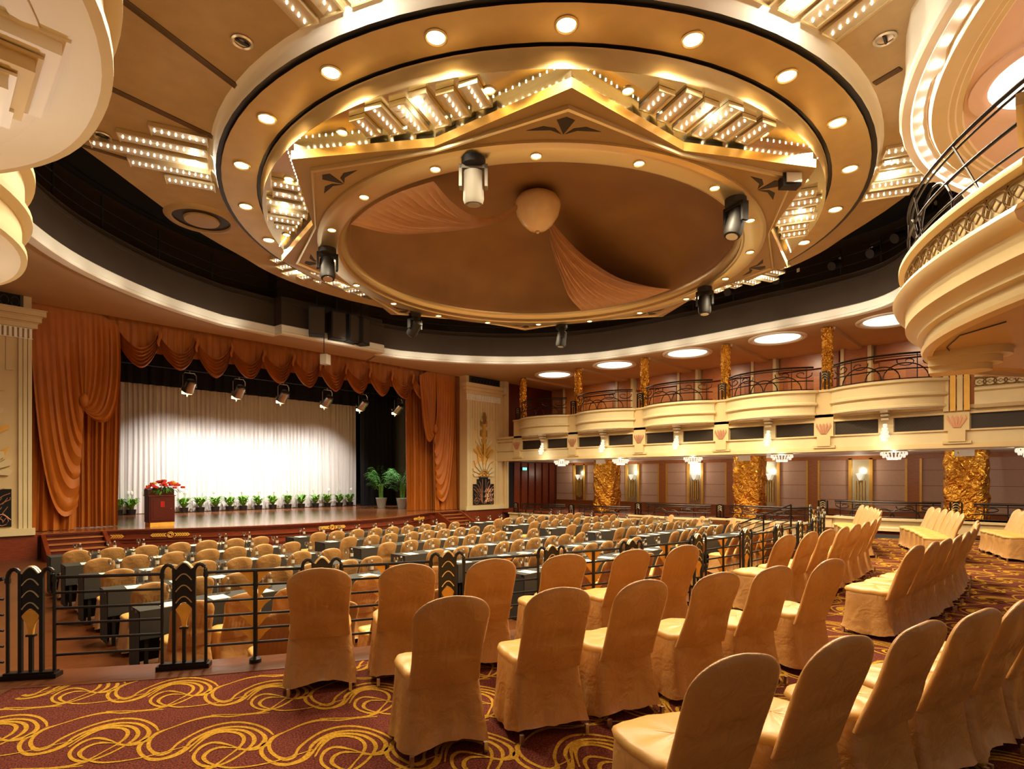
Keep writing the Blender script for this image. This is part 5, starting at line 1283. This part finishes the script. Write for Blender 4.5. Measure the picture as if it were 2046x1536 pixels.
for k, y in enumerate(ROWY):
    for bn, x0, x1, cx0, stp, nc in BL:
        nt_ = 2 if bn == 'left' else 3; Lt = (x1 - x0) / nt_
        def ok(xx, yy, m): return math.hypot(xx - RC[0], yy - RC[1]) < 14.72 - m
        row = '%s table row from the railing, %s block' % (RNAME[k], bn)
        if k == 0 and bn == 'left': continue
        spans = []
        for q_ in range(nt_):
            xc = x0 + Lt * (q_ + .5)
            if not (ok(xc - Lt / 2, y, .1) and ok(xc + Lt / 2, y, .1)): continue
            key = round(Lt, 3); spans.append((xc - Lt / 2, xc + Lt / 2))
            if key not in tcache:
                t = thing('conference_table', '', 'table'); q = MB(); q.box(-Lt / 2, Lt / 2, .01, .46, .715, .748); part('tabletop', q.mesh('tabletop', M_mahogd, 0), t)
                for sx in (-1, 1):
                    for yy in (.05, .42): o = part('leg', LGM, t); o.location = (sx * (Lt / 2 - .08), yy, 0)
                tcache[key] = (t, tcloth(Lt - .012, .47), [True])
            t, cm, fl = tcache[key]
            lab = 'narrow table, %s from the left, %s' % (NTH[q_], row)
            if fl[0]: fl[0] = False; t.location = (xc, y, ZF); t['label'] = lab; t['group'] = 'conference tables'
            else: dup(t, (xc, y, ZF), 0, lab, 'conference tables')
            single('tablecloth', cm, 'dark grey tablecloth, %s from the left, %s' % (NTH[q_], row), 'tablecloth', 'grey tablecloths', (xc, y, ZF), 0)
        for c in range(nc):
            xx = cx0 + stp * c; 
            if ok(xx, y - .85, .3):
                place_chair(xx + rnd.uniform(-.03, .03), y - .43 + rnd.uniform(-.05, .05), ZF, R_(rnd.uniform(-5, 5)), 'gold covered chair, %s from the left, %s' % (NTH[c], row), 'covered chairs at the tables', False)
            if any(a + .1 < xx and xx + .24 < c_ for a, c_ in spans):
                z = ZF + .757; s_ = '%s seat, %s' % (NTH[c], row)
                single('notepad', PAM, 'white notepad at the ' + s_, 'notepad', 'notepads on the tables', (xx + .02, y + .15, z), R_(rnd.uniform(-5, 5)))
                single('wine_glass', GLM, 'stemmed wine glass at the ' + s_, 'wine glass', 'wine glasses on the tables', (xx + .1 + rnd.uniform(-.02, .02), y + .36, z), 0)
                single('water_bottle', BOM, 'small clear water bottle at the ' + s_, 'bottle', 'water bottles on the tables', (xx + .2 + rnd.uniform(-.02, .02), y + .35, z), rnd.uniform(0, 6))
for k, x in enumerate((2.6, 3.25, 3.85, 4.45, 5.05)):
    yy = RC[1] - math.sqrt(14.1 ** 2 - (x - RC[0]) ** 2) if k < 1 else 5.75 - .12 * k
    place_chair(x, yy + .32, ZF, R_(-12), 'gold covered chair right behind the railing with no table, %s from the left' % NTH[k], 'covered chairs behind the railing', False)
for k, (x, y, rz) in enumerate(((18.9, 9.0, .9), (18.9, 7.9, .8), (18.5, 6.5, .6), (17.9, 6.9, .6), (18.9, 10.2, .9))):
    place_chair(x, y, ZF, rz, 'gold covered chair by the cream plinth right of the tables, %s from the steps' % NTH[(3, 2, 0, 1, 4)[k]], 'covered chairs by the plinth', False)

# ------------------------------------------------------------------ ambient light, added cove wash, camera
n = len(loop)
for k in range(2, n - 3, 3):     # added spots, free in the hall without fixtures, wash the cream band
    p, p2 = loop[k], loop[(k + 1) % n]; tt_ = (Vector(p2) - Vector(p)).normalized(); nn = Vector((-tt_.y, tt_.x))
    light('SPOT', (p[0] + nn.x * .75, p[1] + nn.y * .75, 6.45), LBAND, WARM2, .02, (p[0], p[1], 6.9), 130, 1.)
w = bpy.data.worlds.new('World'); scene.world = w; w.use_nodes = True
bg = w.node_tree.nodes['Background']; bg.inputs['Color'].default_value = (1, .8, .56, 1); bg.inputs['Strength'].default_value = AMB
cam = bpy.data.cameras.new('Camera'); co = bpy.data.objects.new('Camera', cam); COL.objects.link(co); scene.camera = co
co.location = (0, 0, EYE); co.rotation_euler = (PI / 2, 0, -math.atan2(FW[0], FW[1]))
cam.sensor_fit = 'HORIZONTAL'; cam.sensor_width = 36; cam.lens = FPX / 2046 * 36; cam.shift_y = (HY - 768) / 2046; cam.clip_end = 200; cam.clip_start = .05
scene.view_settings.view_transform = 'Standard'; scene.view_settings.look = 'None'; scene.view_settings.gamma = 1; scene.view_settings.use_curve_mapping = False
scene.view_settings.exposure = EXPO
cy = scene.cycles
cy.use_adaptive_sampling = True; cy.adaptive_threshold = .018; cy.max_bounces = 6; cy.diffuse_bounces = 4; cy.glossy_bounces = 3; cy.transparent_max_bounces = 8; cy.transmission_bounces = 2
cy.sample_clamp_indirect = 4; cy.sample_clamp_direct = 0; cy.caustics_reflective = False; cy.caustics_refractive = False; cy.blur_glossy = 1.
